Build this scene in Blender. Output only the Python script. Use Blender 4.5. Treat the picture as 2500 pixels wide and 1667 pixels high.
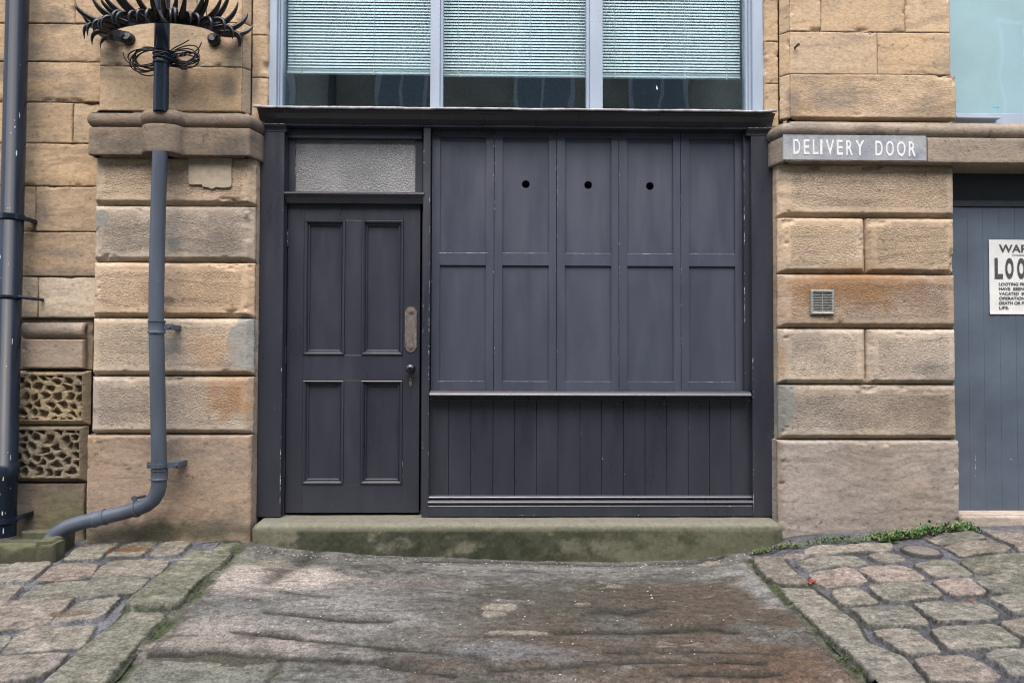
import bpy, math, random
import numpy as np
from mathutils import Matrix, Vector

for o in list(bpy.data.objects):
    bpy.data.objects.remove(o, do_unlink=True)
SC = bpy.context.scene
COL = SC.collection
R = math.radians

# ------------------------------------------------------------------ camera
F_PX, IW, IH = 1667.0, 2500.0, 1667.0
CAM = np.array([0.0, -4.25, 1.03])
YAW, PITCH, ROLL = R(0.95), R(1.29), 0.0028
f_ = np.array([math.sin(YAW)*math.cos(PITCH), math.cos(YAW)*math.cos(PITCH), math.sin(PITCH)])
r0 = np.array([math.cos(YAW), -math.sin(YAW), 0.0])
u0 = np.cross(r0, f_)
CR = r0*math.cos(ROLL) + u0*math.sin(ROLL)
CU = u0*math.cos(ROLL) - r0*math.sin(ROLL)
cam = bpy.data.cameras.new('camera')
cam.sensor_width = 36.0
cam.lens = 36.0*F_PX/IW
cam.clip_start, cam.clip_end = 0.05, 500
co = bpy.data.objects.new('camera', cam)
COL.objects.link(co)
m = Matrix(((CR[0], CU[0], -f_[0], CAM[0]), (CR[1], CU[1], -f_[1], CAM[1]),
            (CR[2], CU[2], -f_[2], CAM[2]), (0, 0, 0, 1)))
co.matrix_world = m
SC.camera = co
SC.cycles.filter_width = 1.1
SC.render.resolution_x, SC.render.resolution_y = 1024, 682

# ------------------------------------------------------------------ light
SUN_EL, SUN_AZ = R(60), R(188)        # overcast: a wide soft sun above the lane
w = bpy.data.worlds.new('World'); SC.world = w; w.use_nodes = True
nt = w.node_tree
bg = nt.nodes['Background']
sky = nt.nodes.new('ShaderNodeTexSky'); sky.sky_type = 'NISHITA'; sky.sun_disc = False
sky.sun_elevation = SUN_EL; sky.sun_rotation = SUN_AZ
sky.air_density, sky.dust_density, sky.ozone_density = 1.0, 4.0, 1.0
nt.links.new(sky.outputs[0], bg.inputs[0]); bg.inputs[1].default_value = 0.15
sl = bpy.data.lights.new('sun', 'SUN'); sl.energy = 1.5; sl.angle = R(76); sl.color = (1.0, 0.98, 0.96)
so = bpy.data.objects.new('sun', sl); COL.objects.link(so)
sd = Vector((math.sin(SUN_AZ)*math.cos(SUN_EL), math.cos(SUN_AZ)*math.cos(SUN_EL), math.sin(SUN_EL)))
so.rotation_euler = sd.to_track_quat('Z', 'Y').to_euler()
SC.view_settings.view_transform = 'Standard'
SC.view_settings.look = 'None'
SC.view_settings.exposure = 1.35
SC.view_settings.gamma = 1.0

# ------------------------------------------------------------------ pixel <-> world
def ray(px, py):
    d = f_*F_PX + CR*(px-IW/2) + CU*(IH/2-py)
    return d/np.linalg.norm(d)
def W(px, py, Y=0.0):
    d = ray(px, py); t = (Y-CAM[1])/d[1]
    p = CAM + d*t
    return p
def WX(px, Y=0.0, py=833): return float(W(px, py, Y)[0])
def WZ(py, Y=0.0, px=1250): return float(W(px, py, Y)[2])
def proj(P):
    P = np.asarray(P, float) - CAM
    z = P@f_
    return IW/2 + F_PX*(P@CR)/z, IH/2 - F_PX*(P@CU)/z
# ground: rises gently to the wall, dished where the ramp is worn
YB = -0.05
_gp = [(-900, 1390), (-300, 1352), (0, 1338), (215, 1327), (585, 1318), (640, 1329), (760, 1342), (1000, 1358), (1240, 1365),
       (1500, 1371), (1700, 1367), (1800, 1350), (1890, 1325), (1930, 1306), (2340, 1287), (2500, 1284), (2900, 1268), (3500, 1250)]
_gx = np.array([W(a, b, YB)[0] for a, b in _gp]); _gz = np.array([W(a, b, YB)[2] for a, b in _gp])
_sx = np.linspace(_gx[0], _gx[-1], 800)
_sz = np.interp(_sx, _gx, _gz)
_k = np.exp(-0.5*(np.arange(-12, 13)/5.0)**2); _k /= _k.sum()
_sz = np.convolve(np.pad(_sz, 12, mode='edge'), _k, mode='valid')
_L = np.interp(_sx, [_gx[0], _gx[4], _gx[13], _gx[-1]], [_gz[0], _gz[4], _gz[13], _gz[-1]])
def gz(x, y):
    x = np.asarray(x, float); y = np.asarray(y, float)
    a = np.interp(x, _sx, _sz); b = np.interp(x, _sx, _L)
    d = np.maximum(0, YB-y)
    wgt = 0.35 + 0.65*np.exp(-d/0.7)
    return b + (a-b)*wgt - 0.05*d
def G(px, py):
    d = ray(px, py)
    z = -0.15
    for _ in range(40):
        t = (z-CAM[2])/d[2]; p = CAM+d*t
        z = 0.5*z + 0.5*float(gz(p[0], p[1]))
    return p[0], p[1]

# ------------------------------------------------------------------ numpy noise
def _h(i, j, k, s):
    n = (i.astype(np.int64)*374761393 + j.astype(np.int64)*668265263 + k.astype(np.int64)*2147483647 + s*1274126177) & 0xffffffff
    n = ((n ^ (n >> 13))*1274126177) & 0xffffffff
    n = ((n ^ (n >> 16))*2246822519) & 0xffffffff
    return ((n ^ (n >> 15)) & 0xffffff)/float(0xffffff)
def vn(x, y, z=None, s=0):
    x = np.asarray(x, float); y = np.asarray(y, float)
    z = np.zeros_like(x) if z is None else np.asarray(z, float)
    xi, yi, zi = np.floor(x), np.floor(y), np.floor(z)
    fx, fy, fz = x-xi, y-yi, z-zi
    fx, fy, fz = fx*fx*(3-2*fx), fy*fy*(3-2*fy), fz*fz*(3-2*fz)
    r = 0
    for a in (0, 1):
        for b in (0, 1):
            for c in (0, 1):
                r = r + _h(xi+a, yi+b, zi+c, s)*(fx if a else 1-fx)*(fy if b else 1-fy)*(fz if c else 1-fz)
    return r*2-1
def fbm(x, y, z=None, o=4, s=0, g=0.5):
    r = 0; a = 1.0; t = 0
    for i in range(o):
        r = r + a*vn(x, y, z, s+i*17); t += a; a *= g
        x = x*2.03+5.1; y = y*2.03+1.7
        if z is not None: z = z*2.03+3.3
    return r/t
def sst(a, b, x):
    t = np.clip((x-a)/(b-a), 0, 1); return t*t*(3-2*t)
def mixc(c, d, f):
    return c*(1-f[..., None]) + np.asarray(d)*f[..., None]
def sdf(P, poly):
    poly = np.asarray(poly, float); n = len(poly)
    d2 = np.full(len(P), 1e9); ins = np.zeros(len(P), bool)
    for i in range(n):
        a, b = poly[i], poly[(i+1) % n]
        ab = b-a; L = ab@ab
        t = np.clip(((P-a)@ab)/max(L, 1e-12), 0, 1)
        q = P-(a+t[:, None]*ab)
        d2 = np.minimum(d2, (q*q).sum(1))
        c = ((a[1] > P[:, 1]) != (b[1] > P[:, 1]))
        if abs(b[1]-a[1]) > 1e-12:
            ins ^= c & (P[:, 0] < (b[0]-a[0])*(P[:, 1]-a[1])/(b[1]-a[1])+a[0])
    return np.sqrt(d2)*np.where(ins, 1, -1)
def dline(P, pl):
    d2 = np.full(len(P), 1e9)
    for i in range(len(pl)-1):
        a, b = np.array(pl[i]), np.array(pl[i+1]); ab = b-a
        t = np.clip(((P-a)@ab)/max(ab@ab, 1e-12), 0, 1)
        q = P-(a+t[:, None]*ab); d2 = np.minimum(d2, (q*q).sum(1))
    return np.sqrt(d2)
def chaikin(p, n=1):
    p = np.asarray(p, float)
    for _ in range(n):
        q = np.roll(p, -1, axis=0)
        p = np.stack([p*.88+q*.12, p*.12+q*.88], 1).reshape(-1, 2)
    return p

# ------------------------------------------------------------------ materials
def newmat(name):
    mt = bpy.data.materials.new(name); mt.use_nodes = True
    n = mt.node_tree.nodes; b = n['Principled BSDF']
    return mt, n, mt.node_tree.links, b
def nd(n, t, **kw):
    x = n.new(t)
    for k, v in kw.items(): setattr(x, k, v)
    return x
def tex(n, l, scale, detail=5, rough=0.55, vec=None, sc=None):
    t = nd(n, 'ShaderNodeTexNoise'); t.inputs['Scale'].default_value = scale
    t.inputs['Detail'].default_value = detail; t.inputs['Roughness'].default_value = rough
    c = nd(n, 'ShaderNodeTexCoord'); mp = nd(n, 'ShaderNodeMapping')
    if sc: mp.inputs['Scale'].default_value = sc
    l.new(c.outputs['Object'], mp.inputs[0]); l.new(mp.outputs[0], t.inputs['Vector'])
    return t
def ramp(n, l, src, stops):
    r = nd(n, 'ShaderNodeValToRGB'); e = r.color_ramp.elements
    e[0].position, e[0].color = stops[0][0], (*stops[0][1], 1) if not isinstance(stops[0][1], float) else (stops[0][1],)*3+(1,)
    e[1].position, e[1].color = stops[-1][0], (*stops[-1][1], 1) if not isinstance(stops[-1][1], float) else (stops[-1][1],)*3+(1,)
    for p, c in stops[1:-1]:
        q = e.new(p); q.color = (*c, 1) if not isinstance(c, float) else (c, c, c, 1)
    l.new(src, r.inputs[0]); return r
def mul(n, l, a, b, f=1.0, bt='MULTIPLY'):
    x = nd(n, 'ShaderNodeMix', data_type='RGBA', blend_type=bt)
    if isinstance(f, float): x.inputs[0].default_value = f
    else: l.new(f, x.inputs[0])
    for s, i in ((a, 6), (b, 7)):
        if isinstance(s, tuple): x.inputs[i].default_value = (*s, 1)
        else: l.new(s, x.inputs[i])
    return x.outputs[2]
def bump(n, l, h, strength, dist, prev=None):
    b = nd(n, 'ShaderNodeBump'); b.inputs['Distance'].default_value = dist
    if isinstance(strength, float): b.inputs['Strength'].default_value = strength
    else: l.new(strength, b.inputs['Strength'])
    l.new(h, b.inputs['Height'])
    if prev: l.new(prev, b.inputs['Normal'])
    return b.outputs[0]

def attr_stone(name, rough=0.9, tooled=True, speck=0.0, fine=0.16, spec=0.3, sc2=(1, 1, 1.9), con=0.30, t1s=220):
    mt, n, l, b = newmat(name)
    at = nd(n, 'ShaderNodeAttribute', attribute_name='col')
    t1 = tex(n, l, t1s, 4, 0.75); t2 = tex(n, l, 34, 8, 0.72, sc=sc2)
    c = mul(n, l, at.outputs['Color'], ramp(n, l, t1.outputs[0], [(0.3, 1-fine*1.6), (0.7, 1+fine*0.9)]).outputs[0])
    c = mul(n, l, c, ramp(n, l, t2.outputs[0], [(0.30, 1-con), (0.5, 1.0), (0.72, 1+con*.75)]).outputs[0])
    if speck > 0:
        v = nd(n, 'ShaderNodeTexVoronoi'); v.inputs['Scale'].default_value = 34
        cc = nd(n, 'ShaderNodeTexCoord'); l.new(cc.outputs['Object'], v.inputs['Vector'])
        sz = nd(n, 'ShaderNodeMath', operation='MULTIPLY'); sz.inputs[1].default_value = 0.10
        sep = nd(n, 'ShaderNodeSeparateColor'); l.new(v.outputs['Color'], sep.inputs[0])
        pw = nd(n, 'ShaderNodeMath', operation='POWER'); pw.inputs[1].default_value = 4.0
        l.new(sep.outputs[0], pw.inputs[0]); l.new(pw.outputs[0], sz.inputs[0])
        lt = nd(n, 'ShaderNodeMath', operation='LESS_THAN'); l.new(v.outputs['Distance'], lt.inputs[0]); l.new(sz.outputs[0], lt.inputs[1])
        fm = nd(n, 'ShaderNodeMath', operation='MULTIPLY'); fm.inputs[1].default_value = speck; l.new(lt.outputs[0], fm.inputs[0])
        c = mul(n, l, c, (0.42, 0.40, 0.36), fm.outputs[0], 'MIX')
    l.new(c, b.inputs['Base Color'])
    b.inputs['Roughness'].default_value = rough; b.inputs['Specular IOR Level'].default_value = spec
    nrm = bump(n, l, t2.outputs[0], 0.40, 0.008)
    nrm = bump(n, l, t1.outputs[0], 0.35, 0.003, nrm)
    if tooled:
        ta = nd(n, 'ShaderNodeAttribute', attribute_name='tool')
        t3 = tex(n, l, 84, 4, 0.65, sc=(0.8, 1, 1.35))
        nrm = bump(n, l, ramp(n, l, t3.outputs[0], [(0.36, 0.0), (0.60, 1.0)]).outputs[0], ta.outputs['Fac'], 0.0062, nrm)
    l.new(nrm, b.inputs['Normal'])
    return mt
M_STONE = attr_stone('sandstone')
M_SETT = attr_stone('sett_stone', rough=0.72, tooled=False, speck=0.5, fine=0.36, spec=0.22, sc2=(1, 1, 1), con=0.62, t1s=95)
M_RAMP = attr_stone('ramp_stone', rough=0.66, tooled=False, speck=0.8, fine=0.42, spec=0.18, sc2=(1, 1, 1), con=0.62, t1s=95)

M_STEP = attr_stone('mossy_step_stone', rough=0.8, tooled=False, speck=0.3, fine=0.2, spec=0.35, sc2=(1, 1, 1), con=0.28)

def paint(name, c, rough=0.42, var=0.35, speck=0.62, spec=0.5, streak=True):
    mt, n, l, b = newmat(name)
    t = tex(n, l, 3.0, 6, 0.6, sc=(2.5, 1, 0.5) if streak else (1, 1, 1))
    t2 = tex(n, l, 60, 3, 0.6, sc=(3, 1, 0.25) if streak else (1, 1, 1))
    hi = tuple(min(1, x*(1+var)) for x in c); lo = tuple(x*(1-var*0.5) for x in c)
    cc = ramp(n, l, t.outputs[0], [(0.3, lo), (0.72, hi)]).outputs[0]
    if speck:
        v = nd(n, 'ShaderNodeTexVoronoi'); v.inputs['Scale'].default_value = 24
        tc = nd(n, 'ShaderNodeTexCoord'); l.new(tc.outputs['Object'], v.inputs['Vector'])
        sep = nd(n, 'ShaderNodeSeparateColor'); l.new(v.outputs['Color'], sep.inputs[0])
        pw = nd(n, 'ShaderNodeMath', operation='POWER'); pw.inputs[1].default_value = 9.0; l.new(sep.outputs[1], pw.inputs[0])
        sz = nd(n, 'ShaderNodeMath', operation='MULTIPLY'); sz.inputs[1].default_value = 0.075; l.new(pw.outputs[0], sz.inputs[0])
        lt = nd(n, 'ShaderNodeMath', operation='LESS_THAN'); l.new(v.outputs['Distance'], lt.inputs[0]); l.new(sz.outputs[0], lt.inputs[1])
        fm = nd(n, 'ShaderNodeMath', operation='MULTIPLY'); fm.inputs[1].default_value = speck; l.new(lt.outputs[0], fm.inputs[0])
        cc = mul(n, l, cc, (0.42, 0.44, 0.46), fm.outputs[0], 'MIX')
    l.new(cc, b.inputs['Base Color'])
    rr = ramp(n, l, t.outputs[0], [(0.3, max(0.05, rough-0.08)), (0.7, rough+0.1)])
    l.new(rr.outputs[0], b.inputs['Roughness']); b.inputs['Specular IOR Level'].default_value = spec
    l.new(bump(n, l, t2.outputs[0], 0.06, 0.003), b.inputs['Normal'])
    return mt
M_TIMBER = paint('charcoal_paint', (0.0265, 0.0285, 0.041), 0.31, 0.24, 0.62, 0.72)
M_SHUT = paint('shutter_paint', (0.050, 0.057, 0.082), 0.38, 0.16, 0.62, 0.7)
M_PIPE = paint('grey_pipe_paint', (0.064, 0.080, 0.106), 0.45, 0.3, 0.5)
M_PIPED = paint('dark_pipe_paint', (0.012, 0.018, 0.029), 0.18, 0.4, 0.5, 0.28)
M_GATE = paint('slate_blue_paint', (0.080, 0.105, 0.138), 0.5, 0.30, 0.6, 0.5, False)
M_GATED = paint('shaded_header_paint', (0.035, 0.04, 0.05), 0.5, 0.3, 0.0)  # darker than the gate paint: the lintel's shadow is put into this colour
M_WFRAME = paint('pale_blue_frame', (0.30, 0.36, 0.44), 0.4, 0.12, 0.0)
M_IRON = paint('black_iron', (0.009, 0.009, 0.011), 0.28, 0.5, 0.0, streak=False)

def plain(name, c, rough=0.6, metal=0.0, spec=0.5, var=0.25, scale=30.0, bmp=0.1):
    mt, n, l, b = newmat(name)
    t = tex(n, l, scale, 5, 0.6)
    lo = tuple(x*(1-var) for x in c); hi = tuple(min(1, x*(1+var)) for x in c)
    l.new(ramp(n, l, t.outputs[0], [(0.3, lo), (0.7, hi)]).outputs[0], b.inputs['Base Color'])
    b.inputs['Roughness'].default_value = rough; b.inputs['Metallic'].default_value = metal
    b.inputs['Specular IOR Level'].default_value = spec
    if bmp: l.new(bump(n, l, t.outputs[0], bmp, 0.004), b.inputs['Normal'])
    return mt
M_CHIP = plain('bare_primer', (0.62, 0.63, 0.64), 0.8)
M_LEAD = plain('lead_flashing', (0.30, 0.30, 0.32), 0.5, 0.0, 0.5, 0.5, 18)
M_MORTAR = plain('dark_joint', (0.045, 0.038, 0.030), 0.95)
M_BLIND = plain('blind_slat', (0.76, 0.83, 0.85), 0.5, var=0.02, bmp=0)
M_CORD = plain('blind_cord', (0.6, 0.65, 0.65), 0.7)
M_ROOM = plain('dim_room', (0.22, 0.25, 0.24), 0.9)
M_DARK = plain('dark_void', (0.01, 0.01, 0.01), 0.9)
M_FILM = plain('pale_screen', (0.56, 0.66, 0.68), 0.6, var=0.10, scale=1.4)
M_BRASS = plain('worn_brass', (0.42, 0.30, 0.13), 0.35, 0.9, var=0.3, scale=90)
M_KNOB = plain('black_knob', (0.010, 0.010, 0.012), 0.22)
M_GALV = plain('galvanised', (0.29, 0.295, 0.275), 0.5, 0.3, var=0.3, scale=70)
M_WHITE = plain('worn_white_lettering', (0.66, 0.675, 0.69), 0.85, var=0.2, scale=75)
M_INK = plain('dark_ink', (0.06, 0.066, 0.072), 0.85, var=.35, scale=60)
M_PAPER = plain('poster_paper', (0.70, 0.71, 0.69), 0.75, var=0.08, scale=14, bmp=0.3)
M_CABLE = plain('black_cable', (0.018, 0.018, 0.018), 0.5)
M_STICK = plain('blue_sticker', (0.05, 0.35, 0.48), 0.5)
M_RED = plain('red_litter', (0.30, 0.06, 0.035), 0.8)
M_PEB = plain('white_chip', (0.62, 0.60, 0.55), 0.8)
def rusty():
    mt, n, l, b = newmat('rusty_plate')
    t = tex(n, l, 28, 6, 0.65, sc=(1.6, 1, 0.8)); t2 = tex(n, l, 140, 3)
    c = ramp(n, l, t.outputs[0], [(0.32, (0.20, 0.19, 0.185)), (0.5, (0.14, 0.125, 0.118)), (0.60, (0.13, 0.085, 0.066)), (0.72, (0.17, 0.06, 0.032))]).outputs[0]
    l.new(c, b.inputs['Base Color']); b.inputs['Roughness'].default_value = 0.6; b.inputs['Metallic'].default_value = 0.25
    l.new(bump(n, l, t2.outputs[0], 0.3, 0.002), b.inputs['Normal']); return mt
M_RUST = rusty()
def slate_sign():
    mt, n, l, b = newmat('slate_painted_stone')
    t = tex(n, l, 9, 7, 0.7); t2 = tex(n, l, 120, 3, 0.7)
    c = ramp(n, l, t.outputs[0], [(0.3, (0.20, 0.215, 0.245)), (0.5, (0.30, 0.315, 0.345)), (0.63, (0.36, 0.36, 0.35)), (0.72, (0.36, 0.32, 0.26))]).outputs[0]
    c = mul(n, l, c, ramp(n, l, t2.outputs[0], [(0.3, 0.75), (0.7, 1.2)]).outputs[0])
    l.new(c, b.inputs['Base Color']); b.inputs['Roughness'].default_value = 0.85
    l.new(bump(n, l, t2.outputs[0], 0.3, 0.003), b.inputs['Normal']); return mt
M_SLATE = slate_sign()
def frosted():
    mt, n, l, b = newmat('obscure_glass')
    t = tex(n, l, 150, 2, 0.5); t2 = tex(n, l, 4, 4)
    l.new(ramp(n, l, t2.outputs[0], [(0.3, (0.13, 0.135, 0.135)), (0.7, (0.21, 0.215, 0.215))]).outputs[0], b.inputs['Base Color'])
    b.inputs['Roughness'].default_value = 0.22; b.inputs['Specular IOR Level'].default_value = 0.8
    l.new(bump(n, l, t.outputs[0], 0.9, 0.007), b.inputs['Normal']); return mt
M_FROST = frosted()
def glass(name, tint, refl=1.0):
    mt, n, l, b = newmat(name)
    n.remove(b); out = n['Material Output']
    tr = nd(n, 'ShaderNodeBsdfTransparent'); tr.inputs[0].default_value = (*tint, 1)
    gl = nd(n, 'ShaderNodeBsdfGlossy'); gl.inputs['Roughness'].default_value = 0.0
    lw = nd(n, 'ShaderNodeLayerWeight'); lw.inputs[0].default_value = 0.5      # same reflectance from both sides of the pane
    p5 = nd(n, 'ShaderNodeMath', operation='POWER'); p5.inputs[1].default_value = 4.0; l.new(lw.outputs['Facing'], p5.inputs[0])
    fr = nd(n, 'ShaderNodeMath', operation='MULTIPLY_ADD'); fr.inputs[1].default_value = 0.75; fr.inputs[2].default_value = 0.085
    l.new(p5.outputs[0], fr.inputs[0])
    t = tex(n, l, 1.7, 2, 0.4); bn = bump(n, l, t.outputs[0], 0.07, 0.06)
    l.new(bn, gl.inputs['Normal'])
    mx = nd(n, 'ShaderNodeMixShader')
    mm = nd(n, 'ShaderNodeMath', operation='MULTIPLY'); mm.inputs[1].default_value = refl
    l.new(fr.outputs[0], mm.inputs[0]); l.new(mm.outputs[0], mx.inputs[0])
    l.new(tr.outputs[0], mx.inputs[1]); l.new(gl.outputs[0], mx.inputs[2])
    l.new(mx.outputs[0], out.inputs[0]); return mt
M_GLASS = glass('window_glass', (0.86, 0.965, 0.985), 2.1)
def leafmat(name, c1, c2):
    mt, n, l, b = newmat(name)
    at = nd(n, 'ShaderNodeAttribute', attribute_name='col')
    l.new(mul(n, l, at.outputs['Color'], (1.0, 1.0, 1.0)), b.inputs['Base Color'])
    b.inputs['Roughness'].default_value = 0.6; return mt
M_LEAF = leafmat('weed_leaf', None, None)

# ------------------------------------------------------------------ object helpers
def tag(o, label=None, cat=None, group=None, kind=None):
    if label: o['label'] = label
    if cat: o['category'] = cat
    if group: o['group'] = group
    if kind: o['kind'] = kind
    return o
def empty(name, loc, label, cat, group=None):
    o = bpy.data.objects.new(name, None); COL.objects.link(o)
    o.location = loc; o.empty_display_size = 0.1
    bpy.context.view_layer.update()
    return tag(o, label, cat, group)
def link(name, me, parent=None):
    o = bpy.data.objects.new(name, me); COL.objects.link(o)
    if parent is not None:
        o.parent = parent
        if parent.type == 'EMPTY': o.matrix_parent_inverse = Matrix.Translation(-Vector(parent.location))
    return o
class MB:
    def __init__(s): s.v = []; s.f = []; s.m = []; s.sm = []
    def add(s, vs, fs, mi=0, smooth=False):
        b = len(s.v); s.v += [tuple(map(float, v)) for v in vs]
        for f in fs: s.f.append([b+i for i in f]); s.m.append(mi); s.sm.append(smooth)
    def box(s, x0, x1, y0, y1, z0, z1, mi=0):
        s.add([(x0, y0, z0), (x1, y0, z0), (x1, y1, z0), (x0, y1, z0), (x0, y0, z1), (x1, y0, z1), (x1, y1, z1), (x0, y1, z1)],
              [(0, 3, 2, 1), (4, 5, 6, 7), (0, 1, 5, 4), (1, 2, 6, 5), (2, 3, 7, 6), (3, 0, 4, 7)], mi)
    def prism(s, prof, x0, x1, mi=0, smooth=False, axis='x'):
        # prof: list of (y, z) closed, extruded along x   (axis 'z': prof (x, y))
        n = len(prof)
        if axis == 'x':
            vs = [(x0, a, b) for a, b in prof]+[(x1, a, b) for a, b in prof]
        else:
            vs = [(a, b, x0) for a, b in prof]+[(a, b, x1) for a, b in prof]
        fs = [(i, (i+1) % n, n+(i+1) % n, n+i) for i in range(n)]
        s.add(vs, fs, mi, smooth); s.add(vs[:n], [tuple(range(n-1, -1, -1))], mi); s.add(vs[n:], [tuple(range(n))], mi)
    def tube(s, pts, rad, n=20, mi=0, cap=True, smooth=True, up=(0, 0, 1)):
        pts = [np.array(p, float) for p in pts]
        rad = rad if isinstance(rad, (list, tuple, np.ndarray)) else [rad]*len(pts)
        vs = []; prev = None
        for i, p in enumerate(pts):
            t = pts[min(i+1, len(pts)-1)]-pts[max(i-1, 0)]; t = t/(np.linalg.norm(t)+1e-12)
            if prev is None:
                a = np.cross(t, up)
                if np.linalg.norm(a) < 1e-3: a = np.cross(t, (0, 1, 0))
            else: a = prev-t*(prev@t)
            a = a/np.linalg.norm(a); prev = a; b = np.cross(t, a)
            for k in range(n):
                q = 2*math.pi*k/n
                vs.append(p+rad[i]*(a*math.cos(q)+b*math.sin(q)))
        fs = [(i*n+k, i*n+(k+1) % n, (i+1)*n+(k+1) % n, (i+1)*n+k) for i in range(len(pts)-1) for k in range(n)]
        s.add(vs, fs, mi, smooth)
        if cap:
            s.add(vs[:n], [tuple(range(n))], mi); s.add(vs[-n:], [tuple(range(n-1, -1, -1))], mi)
    def chips(s, kind, at, lo, hi, y, cnt, mi=1, seed=0, wmax=0.0035, lmax=0.018):
        rg = random.Random(seed)      # flaked paint along an edge: small irregular flakes
        cl = [rg.uniform(lo, hi) for _ in range(4)]
        for _ in range(int(cnt*.75)):
            p = rg.uniform(lo, hi) if rg.random() < .3 else min(hi, max(lo, rg.choice(cl)+rg.gauss(0, .035*(hi-lo)))); ww = rg.uniform(0.0006, wmax)*(.6 if rg.random() < .5 else 1); ll = rg.uniform(0.002, lmax)*(0.3 if rg.random() < .6 else 1)
            q = []
            for k in range(6):
                a = 2*math.pi*k/6; r1 = rg.uniform(.6, 1.1)
                u, v_ = ww*math.cos(a)*r1, ll*math.sin(a)*r1
                q.append((at+u, y, p+v_) if kind == 'v' else (p+v_, y, at+u))
            s.add(q, [tuple(range(6)) if kind == 'v' else tuple(range(5, -1, -1))], mi)
    def build(s, name, mats, parent=None, bevel=0.0, seg=2):
        me = bpy.data.meshes.new(name)
        me.from_pydata(s.v, [], s.f)
        for mt in (mats if isinstance(mats, (list, tuple)) else [mats]): me.materials.append(mt)
        me.polygons.foreach_set('material_index', s.m); me.polygons.foreach_set('use_smooth', s.sm)
        me.update()
        o = link(name, me, parent)
        if bevel:
            b = o.modifiers.new('edge', 'BEVEL'); b.width = bevel; b.segments = seg; b.limit_method = 'ANGLE'; b.angle_limit = R(40)
        return o
class GM:
    """grid surfaces carrying colour and tooling attributes"""
    def __init__(s): s.v = []; s.f = []; s.c = []; s.t = []; s.n = 0
    def grid(s, P, C, T, mask=None, flip=False):
        a, b = P.shape[:2]
        idx = np.arange(a*b).reshape(a, b)+s.n
        q = np.stack([idx[:-1, :-1], idx[1:, :-1], idx[1:, 1:], idx[:-1, 1:]], -1)
        if flip: q = q[..., ::-1]
        if mask is not None: q = q[mask]
        s.f.append(q.reshape(-1, 4)); s.v.append(P.reshape(-1, 3)); s.c.append(C.reshape(-1, 3)); s.t.append(T.reshape(-1)); s.n += a*b
    def build(s, name, mat, parent=None, smooth=True):
        v = np.concatenate(s.v); f = np.concatenate(s.f); c = np.clip(np.concatenate(s.c), 0.002, 1); t = np.concatenate(s.t)
        used = np.zeros(len(v), bool); used[f.ravel()] = True
        mp = np.cumsum(used)-1; v, c, t = v[used], c[used], t[used]; f = mp[f]
        me = bpy.data.meshes.new(name)
        me.vertices.add(len(v)); me.vertices.foreach_set('co', v.ravel().astype(np.float32))
        me.loops.add(f.size); me.loops.foreach_set('vertex_index', f.ravel().astype(np.int32))
        me.polygons.add(len(f)); me.polygons.foreach_set('loop_start', (np.arange(len(f))*4).astype(np.int32))
        me.polygons.foreach_set('use_smooth', np.full(len(f), smooth))
        me.update(calc_edges=True)
        a = me.attributes.new('col', 'FLOAT_COLOR', 'POINT'); a.data.foreach_set('color', np.c_[c, np.ones(len(c))].ravel().astype(np.float32))
        a = me.attributes.new('tool', 'FLOAT', 'POINT'); a.data.foreach_set('value', t.astype(np.float32))
        me.materials.append(mat)
        return link(name, me, parent)

# ------------------------------------------------------------------ stone colour
TAN = np.array([0.465, 0.342, 0.22]); PALE = np.array([0.52, 0.40, 0.28]); GREY = np.array([0.425, 0.352, 0.275])
BROWN = np.array([0.235, 0.185, 0.14]); ORANGE = np.array([0.30, 0.165, 0.075]); SOOT = np.array([0.12, 0.105, 0.09])
MORT = np.array([0.30, 0.295, 0.265]); PINK = np.array([0.41, 0.31, 0.225]); ALGAE = np.array([0.075, 0.08, 0.04])
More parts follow.
